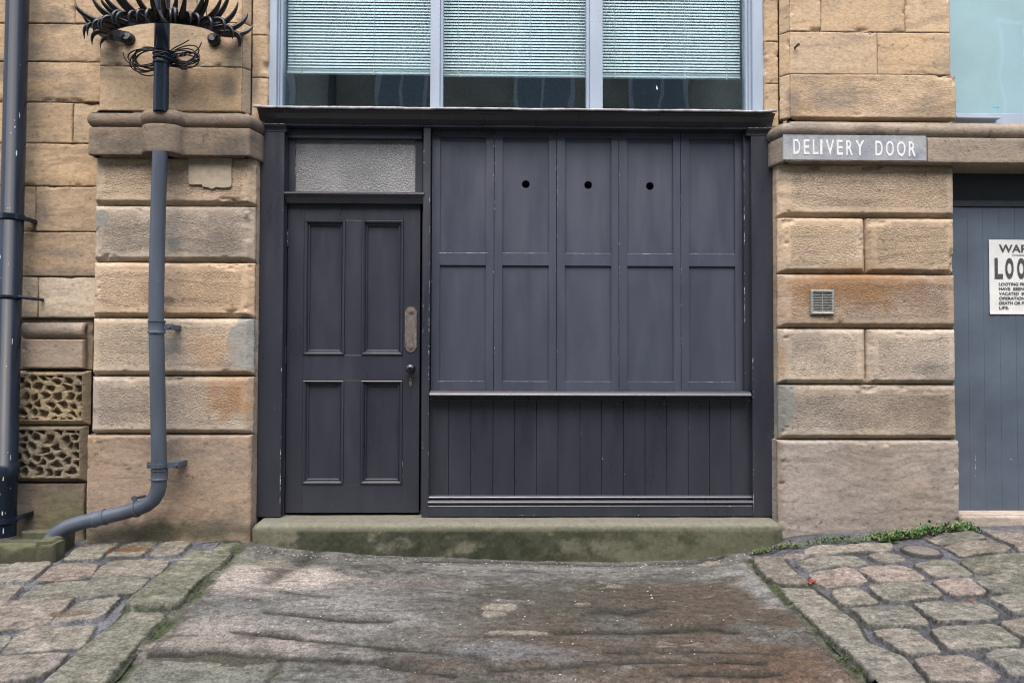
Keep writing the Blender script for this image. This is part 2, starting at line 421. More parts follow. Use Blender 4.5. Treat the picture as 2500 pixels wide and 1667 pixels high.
# repairs and stains that belong to the stones (photo px centre, radii, colour, strength, flat?)
PATCH = [((244, 533), (24, 22), MORT*0.9, 1, 1), ((423, 593), (15, 15), MORT*0.75, 1, 1), ((395, 846), (46, 22), MORT*0.9, .8, 1),
         ((600, 840), (46, 70), MORT*1.05, 1, 1), ((1915, 985), (34, 58), MORT*0.78, 1, 1), ((1905, 1040), (14, 26), MORT*0.7, 1, 1),
         ((570, 965), (70, 75), ORANGE*1.25, .75, 0), ((500, 850), (70, 60), ORANGE*1.5, .45, 0), ((360, 720), (30, 40), ORANGE, .4, 0), ((410, 733), (20, 12), SOOT, .7, 0),
         ((300, 575), (90, 60), SOOT*1.5, .38, 0), ((540, 590), (90, 50), SOOT*1.6, .35, 0), ((340, 190), (130, 60), TAN*1.15, .4, 0),
         ((555, 215), (30, 50), SOOT, .75, 0), ((610, 190), (16, 70), SOOT*1.5, .7, 0), ((420, 200), (40, 80), SOOT*1.5, .4, 0), ((110, 30), (40, 35), SOOT*1.3, .55, 0),
         ((90, 170), (60, 20), SOOT*1.8, .5, 0), ((80, 500), (30, 60), SOOT*1.3, .6, 0), ((110, 610), (70, 26), SOOT*1.5, .55, 0), ((90, 660), (80, 16), SOOT*1.4, .6, 0),
         ((2060, 235), (110, 40), np.array([.27, .215, .165]), .8, 0), ((1940, 240), (22, 40), SOOT*1.7, .6, 0), ((2280, 245), (40, 40), BROWN, .5, 0),
         ((2090, 700), (220, 60), ORANGE*1.05, .8, 0), ((2290, 740), (40, 50), BROWN, .4, 0), ((2250, 990), (110, 60), BROWN*.8, .45, 0),
         ((1905, 880), (20, 60), ORANGE*1.3, .4, 0), ((2280, 1140), (30, 60), SOOT*1.9, .45, 0), ((1900, 1180), (16, 130), BROWN*1.1, .6, 0),
         ((400, 1300), (260, 34), ALGAE, .85, 0), ((540, 1280), (90, 50), SOOT*.9, .55, 0), ((300, 1290), (140, 40), SOOT*.8, .5, 0), ((120, 1260), (90, 70), ALGAE*1.7, .6, 0),
         ((2100, 1300), (240, 14), SOOT*1.2, .4, 0), ((420, 330), (230, 60), BROWN*.95, .25, 0)]
_pc = []
for (cx, cy), (rx, ry), cc, st, fl in PATCH:
    p = W(cx, cy, 0.0); _pc.append((p[0], p[2], rx/392., ry/392., cc, st, fl))
def stone_colour(X, Z, tint, seed, soot=0.35, var=0.16):
    c = np.ones(X.shape+(3,))*tint
    a = fbm(X*2.2+seed, Z*3.5, o=5, s=seed)
    bd = fbm(X*1.3+seed*3, Z*26, o=3, s=seed+5)
    c = c*(1+var*1.25*a+0.09*bd+.07*fbm(X*40, Z*60, o=3, s=seed+6, g=.7))[..., None]
    pit = sst(.52, .66, fbm(X*34+seed, Z*44, o=3, s=seed+50)); c = mixc(c, c*.45, pit*.8)
    lin = sst(.30, .45, fbm(X*2.2+seed, Z*38+3*fbm(X*3, Z*3, o=2, s=seed+52), o=3, s=seed+51)); c = mixc(c, c*.62, lin*.55)
    hue = fbm(X*1.6+9, Z*1.9+seed, o=3, s=seed+40)
    c = c*np.stack([1+.05*hue, np.ones_like(hue), 1-.09*hue], -1)
    k = sst(0.02, 0.40, fbm(X*3.1+seed*7, Z*4.2, o=6, s=seed+11, g=.6))*soot*1.15
    c = mixc(c, SOOT*1.3, k)
    flat = np.zeros(X.shape)
    for (px, pz, rx, rz, cc, st, fl) in _pc:
        d = np.sqrt(((X-px)/rx)**2+((Z-pz)/rz)**2)
        d = d + 0.35*fbm(X*14, Z*14, o=4, s=71)*(0.8 if fl else 1.4)
        f = (sst(1.0, 0.93, d) if fl else sst(1.15, 0.25, d))*st
        c = mixc(c, cc, f)
        if fl: flat = np.maximum(flat, f)
    return c, flat
def axis_samples(a, b, step):
    L = b-a; e = [0, .0025, .006, .011]
    n = max(2, int((L-.022)/step))
    s = e+list(np.linspace(.011, L-.011, n+1)[1:-1])+[L-x for x in reversed(e)]
    return a+np.array(s)
def stone_quad(gm, p0, p1, h0, h1, y0, y1=None, seed=0, tint=TAN, soot=.35, ch=(0, 0, 0, 0), dep=0.03, tool=0.0, step=0.008,
               joint=0.008, back=0.25, margin=0.032, rough=0.0015, sides='lrbt', wob=0.002, jointdark=True):
    """block face from (p0, y0) to (p1, y1) in plan and h0..h1 in height; ch = chamfer left/right/bottom/top"""
    y1 = y0 if y1 is None else y1
    L = math.hypot(p1-p0, y1-y0); ux, uy = (p1-p0)/L, (y1-y0)/L; nx, ny = uy, -ux      # outward normal (towards -y)
    U = axis_samples(0, L, step); V = axis_samples(h0, h1, step)
    UU, VV = np.meshgrid(U, V, indexing='ij')
    X = p0+UU*ux
    j = 0.004*fbm(X*9, VV*9, o=3, s=seed+3)+0.0015*vn(X*60, VV*60, s=seed)
    dl, dr, db, dt = UU+j, L-UU+j, VV-h0+j, h1-VV+j
    rec = np.zeros_like(UU); inner = np.full_like(UU, 9.)
    for d, wd, dp in zip((dl, dr, db, dt), ch, dep if isinstance(dep, tuple) else (dep,)*4):
        if wd > 0:
            rec = np.maximum(rec, np.clip(1-d/wd, 0, 1.15)*dp)
        inner = np.minimum(inner, d-wd)
    e = np.minimum(np.minimum(UU, L-UU), np.minimum(VV-h0, h1-VV))
    jd = joint*(1-sst(0, .0065, e+0.0025*fbm(X*30, VV*30, o=3, s=seed+8)))
    wear = 0.020*sst(.22, .6, fbm(X*7+seed, VV*9, o=5, s=seed+21, g=.6))*sst(.035, .0, np.abs(inner))
    rel = rough*fbm(X*12, VV*20, o=4, s=seed+30)+rough*1.2*fbm(X*3, VV*3, o=2, s=seed+31)
    tl = tool*sst(margin-.014, margin+.010, inner+0.016*fbm(X*9, VV*9, o=4, s=seed+77)) if tool else np.zeros_like(UU)
    tl = tl + np.where(tl < .05, .06, 0)
    c, flat = stone_colour(X, VV, tint, seed, soot)
    tl = tl*(1-flat*.9); c = c*(1+.10*np.clip(tl, 0, 1)*(1+.8*fbm(X*9, VV*9, o=4, s=seed+90)))[..., None]
    off = -(rec+jd+wear)+rel-tl*.0
    P = np.stack([X+nx*off, y0+UU*uy+ny*off, VV], -1)
    if jointdark: c = mixc(c, np.array([.04, .032, .024]), sst(.0036, .0, e+0.0026*fbm(X*30, VV*30, o=3, s=seed+9))*.8)
    gm.grid(P, c, tl)
    # returns to the back
    for sd, sl_ in (('l', (0, slice(None))), ('r', (-1, slice(None))), ('b', (slice(None), 0)), ('t', (slice(None), -1))):
        if sd not in sides: continue
        E = P[sl_]; k = 12
        tt = np.linspace(0, 1, k)
        B = E[None].repeat(k, 0).copy()
        B[:, :, 0] += (-nx*back*tt)[:, None]; B[:, :, 1] += (-ny*back*tt)[:, None]
        C = stone_colour(B[..., 0]+B[..., 1], B[..., 2], tint, seed, soot)[0]
        gm.grid(B, C, np.full(B.shape[:2], .1), flip=(sd in 'lt'))

# ================================================================== THE BUILDING
rng = random.Random(4)
BLD = empty('stone_building', (0, 0.3, WZ(1325, 0)), 'tan sandstone building with rusticated blocks and carved courses around the shopfront', 'building')
TOPZ = 4.3
# ---- left pier -------------------------------------------------------------
def pier(gm, xl, xr, rows, base, seed, splits=()):
    for i, (ya, yb, tint, soot) in enumerate(rows):
        z1, z0 = WZ(ya), WZ(yb)
        cuts = [xl, xr]
        if i in dict(splits): cuts = [xl, dict(splits)[i], xr]
        for k in range(len(cuts)-1):
            stone_quad(gm, cuts[k], cuts[k+1], z0, z1, 0.0, seed=seed+i*7+k*3, tint=tint, soot=soot, ch=(.020, .042, .033, .024), dep=(.016, .026, .050, .013),
                       tool=.9, step=.0075, back=.30, rough=.002)
    ya, yb, tint, soot, bx0, bx1 = base
    stone_quad(gm, bx0, bx1, WZ(yb)-.25, WZ(ya), -0.012, seed=seed+60, tint=tint, soot=soot, ch=(.012, .02, 0, .012), dep=.012, tool=.06, step=.0085,
               back=.3, rough=.003, margin=.01)
gm = GM()
XL0, XL1 = WX(224, 0), WX(621, 0.02)
rowsL = [(386, 508, PALE*1.0, .25), (508, 645, GREY*1.12, .35), (645, 780, PALE*1.0+np.array([.02, 0, -.01]), .15), (780, 921, GREY*1.2, .3), (921, 1062.5, GREY*1.1, .3)]
pier(gm, XL0, XL1, rowsL, (1062.5, 1325, PINK*.85, .4, WX(217), WX(621, .02)), 11)
# upper shaft above the cornice, with splayed edge and jamb
YU = 0.03
ux0, ux1 = WX(232, YU), WX(591, YU, 150)
sx, jx = WX(614.5, .08, 150), WX(655, .08, 150)
zs = [WZ(272, YU, 400), WZ(163, YU, 400), WZ(55.5, YU, 500), WZ(55.5, YU, 500)+.31, WZ(55.5, YU, 500)+.62, TOPZ]
zj = [WZ(300, .08, 600), WZ(189.5, .08, 620), WZ(85.5, .08, 620), WZ(-18, .08, 620), WZ(-18, .08, 620)+.32, TOPZ]
tn = [TAN*1.0, TAN*1.08, TAN*1.1, TAN, TAN*1.05]
for i in range(5):
    cuts = [ux0, ux1] if i != 2 else [ux0, WX(480, YU, 30), ux1]
    for k in range(len(cuts)-1):
        stone_quad(gm, cuts[k], cuts[k+1], zs[i], zs[i+1], YU, seed=100+i*5+k, tint=tn[i], soot=.3, joint=.006, step=.009, rough=.0012)
    stone_quad(gm, ux1, sx, zs[i], zs[i+1], YU, .08, seed=130+i, tint=tn[i], soot=.4, joint=.006, step=.012)
    stone_quad(gm, sx, jx, zj[i], zj[i+1], .082, seed=150+i, tint=tn[(i+2) % 5]*.97, soot=.2, joint=.006, step=.01, ch=(0, .012, 0, 0), dep=.02)
gm.build('pier', M_STONE, BLD)

# ---- left coursed wall (set back) -----------------------------------------
gm = GM(); YW = 0.10
wx0, wx1 = -4.6, XL0+.004
rowz = [WZ(y, YW, 120) for y in (1330, 1180)]
courses = [(776, 675.5, [[90]]), (675.5, 566, [[]]), (566, 454.7, [[80]]), (454.7, 350, [[]]), (350, 250, [[168, 30]]), (250, 151.5, [[40]]), (151.5, 58, [[]]), (58, -45, [[168, 40]]), (-45, -150, [[100]])]
tl_ = [GREY*1.15+np.array([.03, .02, 0]), TAN*.92, TAN*.95, TAN*1.0, TAN*.98, TAN*.97, TAN*.98, TAN*1.0, TAN]
for i, (yb, ya, cc) in enumerate(courses):
    z0, z1 = WZ(yb, YW, 120), WZ(ya, YW, 120)
    cuts = [wx0, -4.0, -3.45] + sorted(WX(c, YW) for c in cc[0]) + [wx1]
    cuts = [c for j, c in enumerate(cuts) if j == 0 or c-cuts[j-1] > .05]
    for k in range(len(cuts)-1):
        stone_quad(gm, cuts[k], cuts[k+1], z0, z1, YW+rng.uniform(-.003, .003), seed=200+i*7+k, tint=tl_[i]*rng.uniform(.94, 1.05), soot=.45, joint=.012, rough=.003, step=.009, back=.2)
# base block and the plain course beside the drain
stone_quad(gm, -3.9, WX(212, YW), WZ(1330, YW, 120)-.2, WZ(1180, YW, 120), YW, seed=290, tint=BROWN*.95, soot=.5, joint=.01, rough=.004)
stone_quad(gm, -4.6, -3.9, WZ(1330, YW, 120)-.2, WZ(1180, YW, 120), YW, seed=291, tint=BROWN, soot=.5, joint=.01, rough=.004)
# moulded course: a sunk block with a rolled top
za, zb = WZ(776, YW, 120), WZ(904, YW, 120)
zr1, zr0 = WZ(787, YW, 120), WZ(826, YW, 120)
stone_quad(gm, wx0, WX(221, YW), zb, za, YW+.03, seed=301, tint=BROWN*1.1, soot=.5, joint=.012)
stone_quad(gm, WX(57, YW), WX(208, YW), WZ(899, YW, 120), WZ(828, YW, 120), YW-.02, seed=302, tint=BROWN*1.45, soot=.2, ch=(.004, .006, .006, .004), dep=.012, back=.08, jointdark=False)
th = np.linspace(R(-80), R(95), 14)
xx = axis_samples(WX(57, YW), WX(207, YW), .01)
TH, XX = np.meshgrid(th, xx, indexing='ij')
rr_ = (zr1-zr0)/2
P = np.stack([XX, YW+.015-.045*np.cos(TH), (zr0+zr1)/2+rr_*np.sin(TH)], -1)
P[:, 0, :] += np.array([0, .03, 0]); P[:, -1, :] += np.array([0, .03, 0])
C, _ = stone_colour(P[..., 0], P[..., 2], BROWN*1.35, 303, .5)
gm.grid(P, C, np.full(TH.shape, .15), flip=True)
gm.build('coursed_wall', M_STONE, BLD)

# ---- two carved panels with worm-like piercings ---------------------------
def carved(ya, yb, xr_px, seed, tint):
    g = GM()
    z1, z0 = WZ(ya, YW-.02, 120), WZ(yb, YW-.02, 120)
    x0, x1 = WX(-110, YW), WX(xr_px, YW)
    nx, nz = int((x1-x0)/.0035), int((z1-z0)/.0035)
    X, Z = np.meshgrid(np.linspace(x0, x1, nx), np.linspace(z0, z1, nz), indexing='ij')
    wx_ = X+.022*fbm(X*11, Z*11, o=2, s=seed)+.006*fbm(X*40, Z*40, o=2, s=seed+3)
    wz_ = Z+.022*fbm(X*11+40, Z*11, o=2, s=seed+1)+.006*fbm(X*40, Z*40, o=2, s=seed+4)
    s1 = .074
    gx, gy = np.floor(wx_/s1), np.floor(wz_/(s1*.72))
    f1 = np.full(X.shape, 9.); f2 = np.full(X.shape, 9.); du = np.zeros(X.shape); dv = np.zeros(X.shape); an = np.zeros(X.shape)
    for a in (-2, -1, 0, 1, 2):
        for b in (-2, -1, 0, 1, 2):
            ci, cj = gx+a, gy+b
            qx = (ci+.5+.5*(cj % 2)+.30*(_h(ci, cj, ci*0, seed)*2-1))*s1
            qy = (cj+.5+.30*(_h(ci, cj, ci*0+1, seed)*2-1))*s1*.72
            ex_, ey_ = wx_-qx, (wz_-qy)*1.05
            d = np.hypot(ex_, ey_); nr = d < f1
            du = np.where(nr, ex_, du); dv = np.where(nr, ey_, dv); an = np.where(nr, _h(ci, cj, ci*0+2, seed)*3.14, an)
            n1 = np.minimum(f1, d); f2 = np.minimum(np.maximum(f1, d), f2); f1 = n1
    uu, vv = du*np.cos(an)+dv*np.sin(an), (-du*np.sin(an)+dv*np.cos(an))*1.25
    star = ((np.abs(uu)+1e-5)**.78+(np.abs(vv)+1e-5)**.78)**(1/.78)
    e = np.minimum((f2-f1)*1.2, .062-star)
    z1i, z0i, x1i = z1-.020, z0+.026, x1-.024
    bd = np.minimum(np.minimum(z1i-Z, Z-z0i), x1i-X)+.003*fbm(X*30, Z*30, o=2, s=seed+9)
    ed = np.minimum(e, np.clip(bd, 0, 1)*1.6)
    hole = sst(.012, .022, ed)
    gro = np.exp(-((ed-.004)/.0026)**2)
    tb = np.clip((z1-Z)/.018, 0, 1); bb = np.clip((Z-z0)/.028, 0, 1); rb = np.clip((x1-X)/.03, 0, 1)
    rec = .045*(1-np.minimum(np.minimum(tb, bb), rb))
    Y = YW-.025+rec+.038*hole+.005*gro+.004*fbm(X*25, Z*25, o=3, s=seed+5)+.004*sst(0, .03, bd)
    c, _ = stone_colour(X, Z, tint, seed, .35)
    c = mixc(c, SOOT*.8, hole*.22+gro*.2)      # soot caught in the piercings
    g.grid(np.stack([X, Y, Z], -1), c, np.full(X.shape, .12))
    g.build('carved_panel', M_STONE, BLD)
carved(905, 1038, 220, 401, np.array([.33, .26, .16]))
carved(1039, 1178, 216, 433, np.array([.25, .21, .15]))

# ---- cornice over the left pier, bulging round the pipe --------------------
def sweep(gm, path, prof, tint, seed, soot, normals=None):
    # path: plan points (x, y); prof: (out, z) outline
    path = np.array(path); n = len(path)
    t = np.gradient(path, axis=0); t /= np.linalg.norm(t, axis=1)[:, None]
    nn = np.stack([t[:, 1], -t[:, 0]], 1)
    prof = np.array(prof)
    P = np.zeros((n, len(prof), 3))
    P[:, :, 0] = path[:, None, 0]+nn[:, None, 0]*prof[None, :, 0]
    P[:, :, 1] = path[:, None, 1]+nn[:, None, 1]*prof[None, :, 0]
    P[:, :, 2] = prof[None, :, 1]
    off = .003*fbm(P[..., 0]*14, P[..., 2]*14, o=4, s=seed)
    P[:, :, 1] -= off
    c, _ = stone_colour(P[..., 0], P[..., 2]+P[..., 1], tint, seed, soot)
    bd = fbm(P[..., 0]*1.5, P[..., 2]*55+P[..., 0]*2, o=4, s=seed+2, g=.6); c = c*(1+.22*bd)[..., None]
    c = mixc(c, SOOT*.7, sst(.05, .45, fbm(P[..., 0]*3, P[..., 2]*9, o=6, s=seed+4, g=.65))*.6)
    gm.grid(P, c, np.full(P.shape[:2], .2))
def densify(pl, step=.012):
    out = []
    for i in range(len(pl)-1):
        a, b = np.array(pl[i]), np.array(pl[i+1]); k = max(1, int(np.linalg.norm(b-a)/step))
        for j in range(k): out.append(a+(b-a)*j/k)
    out.append(np.array(pl[-1])); return out
YC = -0.065
def cz(y, px=400, Y=YC): return WZ(y, Y, px)
def corn_prof(zt, zr1, zr0, zs1, zs0, back):
    # distance out from the slab face: weathered top, half-round roll, undercut, slab with sharp arrises
    pts = [(-back, zt), (-.050, zt-.002), (-.044, zt-.004), (-.043, zr1+.003), (-.040, zr1)]
    rc, rr = (zr1+zr0)/2, (zr1-zr0)/2
    for a in np.linspace(R(95), R(-100), 14): pts.append((-.030+.040*math.cos(a), rc+rr*math.sin(a)))
    pts += [(-.045, zr0-.001), (-.046, zs1+.002), (-.044, zs1)]
    pts += [(-.004, zs1-.001), (-.001, zs1-.003), (0, zs1-.005)]
    for k in range(1, 9): pts.append((0, zs1-.006+(zs0+.005-zs1+.006)*k/8))
    pts += [(-.0015, zs0+.001), (-.005, zs0), (-.03, zs0-.001), (-.06, zs0-.001), (-.1, zs0), (-back, zs0)]
    return pts
gm = GM()
xl, xr = WX(215, YC, 340), WX(609, YC, 340)
bc, br = WX(387, YC-.06, 330), .118
path = [(xl, .25), (xl, YC+.006), (xl+.006, YC)]
path += [(bc-br*1.12, YC), (bc-br*1.03, YC-.012)]
for a in np.linspace(R(172), R(8), 22): path.append((bc+br*math.cos(a), YC-.014-.066*math.sin(a)))
path += [(bc+br*1.03, YC-.012), (bc+br*1.12, YC), (xr-.008, YC), (xr, YC+.006), (xr+.035, .05), (xr+.035, .25)]
sweep(gm, densify(path), corn_prof(cz(268), cz(274), cz(310), cz(311), cz(379), .25), BROWN*.88, 501, .6)
gm.build('cornice', M_STONE, BLD)

# ---- right pier, cornice and lintel ---------------------------------------
gm = GM()
XR0, XR1 = WX(1899, .02), WX(2334, 0)
rowsR = [(398, 532, PALE*.98, .2), (532, 670, PALE*.95, .3), (670, 803, PINK*1.0, .15), (803, 940, GREY*1.12, .35), (940, 1075, GREY*.98, .35)]
def pierR():
    spl = {1: WX(2118.5), 3: WX(2118.5)}
    for i, (ya, yb, tint, soot) in enumerate(rowsR):
        z1, z0 = WZ(ya, 0, 2110), WZ(yb, 0, 2110)
        cuts = [XR0, spl[i], XR1] if i in spl else [XR0, XR1]
        for k in range(len(cuts)-1):
            stone_quad(gm, cuts[k], cuts[k+1], z0, z1, 0.0, seed=600+i*7+k*3, tint=tint, soot=soot, ch=(.045 if k == 0 else .034, .034 if k == 0 and i in spl else .016, .033, .024), dep=(.030, .034 if k == 0 and i in spl else .010, .050, .013),
                       tool=.9, step=.0075, back=.30, rough=.002)
    stone_quad(gm, WX(1896), WX(2338), WZ(1300, 0, 2110)-.3, WZ(1075, 0, 2110), -.012, seed=660, tint=np.array([.345, .30, .26]), soot=.3, ch=(.03, .012, 0, .014), dep=.016,
               tool=.10, step=.0085, back=.3, rough=.0035, margin=.01)
pierR()
ux0, ux1 = WX(1928, YU, 150), WX(2321, YU, 150)
sx, jx = WX(1901, .08, 150), WX(1866, .08, 150)
zs = [WZ(289, YU, 2120), WZ(183, YU, 2120), WZ(79, YU, 2120), WZ(79, YU, 2120)+.30, WZ(79, YU, 2120)+.62, TOPZ]
zj = [WZ(312, .08, 1885), WZ(204.5, .08, 1885), WZ(101.5, .08, 1885), WZ(0, .08, 1885), WZ(0, .08, 1885)+.3, TOPZ]
for i in range(5):
    cuts = [ux0, ux1]
    if i == 1: cuts = [ux0, WX(2142.5, YU, 150), ux1]
    if i == 2: cuts = [ux0, WX(2004.7, YU, 40), WX(2210, YU, 40), ux1]
    for k in range(len(cuts)-1):
        stone_quad(gm, cuts[k], cuts[k+1]+(.028 if i == 0 else 0), zs[i], zs[i+1], YU-(.006 if i == 0 else 0), seed=700+i*5+k, tint=TAN*[.98, 1.08, 1.1, 1, 1][i], soot=.2 if i else .3, joint=.006, step=.009,
                   rough=.0012 if i else .004, tool=0 if i else .35, margin=.02)
    stone_quad(gm, sx, ux0, zs[i], zs[i+1], .08, YU, seed=730+i, tint=TAN*1.0, soot=.3, joint=.006, step=.012)
    stone_quad(gm, jx, sx, zj[i], zj[i+1], .082, seed=750+i, tint=TAN*1.0, soot=.15, joint=.006, step=.01, ch=(.012, 0, 0, 0), dep=.02)
gm.build('pier', M_STONE, BLD)

gm = GM()
zc = lambda y: WZ(y, YC, 2190)
xl = WX(1912, YC, 350)
path = [(xl-.035, .25), (xl-.035, .05), (xl, YC+.006), (xl+.008, YC), (4.9, YC)]
sweep(gm, densify(path), corn_prof(zc(292), zc(300), zc(334), zc(335), zc(396), .25), GREY*.66, 801, .55)
gm.build('cornice', M_STONE, BLD)
ZLINT0 = zc(396)
# dark joints seen between the two slabs of the lintel
mb = MB(); xj = WX(2263.5, YC, 350)
mb.box(xj-.002, xj+.002, YC-.0015, YC+.05, zc(394), zc(337))
mb.build('slab_joint', M_MORTAR, BLD)

# wall beyond the plank door (just out of frame) and backing masonry
gm = GM()
YD = .16
xd0, xd1 = WX(2333, YD), 4.15
stone_quad(gm, xd1, 5.2, WZ(1280, 0, 2500)-.3, ZLINT0, 0.0, seed=850, tint=GREY, soot=.3, ch=(.03, .03, .03, .03), tool=.8, step=.02)
stone_quad(gm, xd1+.03, 5.2, zc(292), TOPZ, YU, seed=851, tint=TAN, soot=.3, step=.03)
gm.build('outer_wall', M_STONE, BLD)
for bk in ((WX(230, .05), WX(612, .05), .11, .34, -.6, TOPZ-.02), (-4.6, WX(228, .1), .16, .34, -.6, TOPZ-.02), (WX(1906, .05), WX(2325, .05)-.02, .11, .34, -.6, TOPZ-.02),
           (xd1+.05, 5.2, .06, .34, -.6, TOPZ-.02), (WX(2325, .05), xd1+.05, .06, .30, ZLINT0+.012, zc(300))):
    mb = MB(); mb.box(*bk); mb.build('backing', M_MORTAR, BLD)

# rooms behind the glass
def room(x0, x1, y0, y1, z0, z1, mat, front=None):
    mb = MB(); t = .06
    mb.box(x0-t, x1+t, y1, y1+t, z0-t, z1+t); mb.box(x0-t, x0, y0, y1, z0, z1); mb.box(x1, x1+t, y0, y1, z0, z1)
    mb.box(x0-t, x1+t, y0, y1, z1, z1+t); mb.box(x0-t, x1+t, y0, y1, z0-t, z0)
    mb.build('interior_wall', mat, BLD)
room(WX(628, .2)-.02, WX(1886, .2)+.02, .36, 3.4, WZ(300, .25), 4.5, M_ROOM)
room(WX(628, .2)-.02, WX(1886, .2)+.02, .36, 1.6, -.05, WZ(300, .25)-.13, M_DARK)

# ================================================================== windows
YG = .165
def wz(y): return WZ(y, YG, 1250)
WTOP = 4.2
fl, fr = WX(655, YG-.05, 130), WX(1859, YG-.05, 130)
mb = MB()
mb.box(fl-.05, WX(676, YG-.05, 130), YG-.06, YG+.05, wz(285), WTOP); mb.box(WX(676, YG-.05, 130), WX(684, YG-.02, 130), YG-.035, YG+.05, wz(285), WTOP); mb.box(WX(684, YG-.02, 130), WX(691, YG-.01, 130), YG-.02, YG+.05, wz(285), WTOP)
mb.box(WX(1836, YG-.05, 130), fr+.05, YG-.06, YG+.05, wz(285), WTOP); mb.box(WX(1826, YG-.02, 130), WX(1836, YG-.05, 130), YG-.035, YG+.05, wz(285), WTOP); mb.box(WX(1819, YG-.01, 130), WX(1826, YG-.02, 130), YG-.02, YG+.05, wz(285), WTOP)
mb.box(fl, fr, YG-.03, YG+.05, wz(300), wz(281)); mb.box(fl, fr, YG-.05, YG+.05, WTOP, WTOP+.08)
WIN = mb.build('window', M_WFRAME, BLD, .003)
for a, b, s_ in ((1051, 1081, 1), (1440, 1471, -1)):
    mb = MB(); xa, xb = WX(a, YG-.04, 130), WX(b, YG-.04, 130)
    mb.box(xa, xb-.018 if s_ > 0 else xb, YG-.05, YG+.04, wz(280), WTOP)
    if s_ > 0: mb.box(xb-.018, xb, YG-.03, YG+.04, wz(280), WTOP)
    else: mb.box(xa-.02, xa, YG-.03, YG+.04, wz(280), WTOP)
    mb.build('mullion', M_WFRAME, WIN, .003)
panes = [(690, 1052), (1079, 1441), (1470, 1821)]
for a, b in panes:
    mb = MB(); xa, xb = WX(a, YG, 130), WX(b, YG, 130)
    n = 2
    mb.add([(xa, YG+.004, wz(283)), (xb, YG+.004, wz(283)), (xb, YG+.004, WTOP), (xa, YG+.004, WTOP)], [(0, 1, 2, 3)])
    mb.build('pane', M_GLASS, WIN)
# bird dropping streak on the third pane is part of that glass
mb = MB(); p = W(1604, 215, YG)
mb.add([(p[0]-.004, YG+.001, p[2]+.014), (p[0]-.005, YG+.001, p[2]), (p[0]+.002, YG+.001, p[2]-.016), (p[0]+.005, YG+.001, p[2]-.002), (p[0], YG+.001, p[2]+.014)], [(0, 1, 2, 3, 4)])
mb.build('dried_splash', M_WHITE, WIN)

# blinds
YBL = YG+.10
lab = ['white venetian blind behind the window pane nearest the spiked pipe guard', 'white venetian blind behind the middle window pane', 'white venetian blind behind the window pane nearest the painted sign']
zbot = [WZ(183, YBL), WZ(186, YBL), WZ(186, YBL)]
for i, (a, b) in enumerate(panes):
    xa, xb = WX(a, YG, 130)+.004, WX(b, YG, 130)-.004
    if i == 2: xb -= .002
    B = empty('venetian_blind', ((xa+xb)/2, YBL, zbot[i]), lab[i], 'blind', 'blinds behind the large window')
    mb = MB(); z = zbot[i]+.022; k = 0; rg = random.Random(i+5)
    while z < 3.95:
        tlt = R(58+rg.uniform(-1.5, 1.5)); dz_ = rg.uniform(-.0003, .0003); ww = .0125
        prof = []
        for q in np.linspace(-1, 1, 5):
            yy = YBL+q*ww*math.cos(tlt)-.0022*(1-q*q)*math.sin(tlt); zz = z+dz_+q*ww*math.sin(tlt)+.0022*(1-q*q)*math.cos(tlt)
            prof.append((yy, zz))
        sag = rg.uniform(-.0004, .0004)
        vs = [(xa, *p_) for p_ in prof]+[(xb, p_[0], p_[1]+sag) for p_ in prof]
        mb.add(vs, [(j, 5+j, 6+j, j+1) for j in range(4)], 0, True)
        z += .0203; k += 1
    mb.build('slats', M_BLIND, B)
    mb = MB()
    mb.prism([(YBL-.012, zbot[i]-.006), (YBL-.012, zbot[i]+.004), (YBL+.012, zbot[i]+.006), (YBL+.012, zbot[i]-.006)], xa, xb)
    for q in range(4): mb.box(xa, xb, YBL-.011, YBL+.011, zbot[i]+.0075+q*.0035, zbot[i]+.0085+q*.0035)
    mb.build('bottom_rail', M_BLIND, B)
    for cx in (xa+(xb-xa)*.10, xa+(xb-xa)*.6, xa+(xb-xa)*.9)[:(2 if i < 2 else 3)]:
        mb = MB(); mb.tube([(cx, YBL-.016, zbot[i]-.012), (cx, YBL-.016, 3.95)], .0012, 6)
        mb.tube([(cx, YBL-.015, zbot[i]-.014), (cx, YBL-.015, zbot[i]+.012)], .006, 8)
        mb.build('cord', M_CORD, B)

# right window
YR = .20
mb = MB()
xr0 = WX(2318, YR, 150)
zr0 = WZ(303, YR, 2400)
mb.box(xr0-.05, 4.25, YR-.02, YR+.05, zr0-.03, WZ(280, YR, 2400)); mb.box(xr0, WX(2442, YR-.06, 290), YR-.07, YR-.02, WZ(290, YR-.06, 2400), WZ(285, YR-.06, 2400))
mb.box(4.17, 4.25, YR-.03, YR+.05, zr0, WTOP); mb.box(xr0-.06, xr0-.005, YR-.02, YR+.05, zr0, WTOP)
WIN2 = mb.build('window', M_WFRAME, BLD, .003)
mb = MB(); mb.add([(xr0-.01, YR+.004, zr0), (4.2, YR+.004, zr0), (4.2, YR+.004, WTOP), (xr0-.01, YR+.004, WTOP)], [(0, 1, 2, 3)])
mb.build('pane', M_GLASS, WIN2)
mb = MB(); mb.box(xr0-.05, 4.2, YR+.12, YR+.13, zr0-.02, WTOP)
mb.build('screen', M_FILM, WIN2)
mb = MB(); p = W(2431, 264, YR)
mb.add([(p[0]+.026*math.cos(a), YR-.001, p[2]+.007*math.sin(a)*(1.0 if math.sin(a) > 0 else .8)) for a in np.linspace(0, 2*math.pi, 14)[:-1]], [tuple(range(13))])
mb.build('sticker', M_STICK, WIN2)

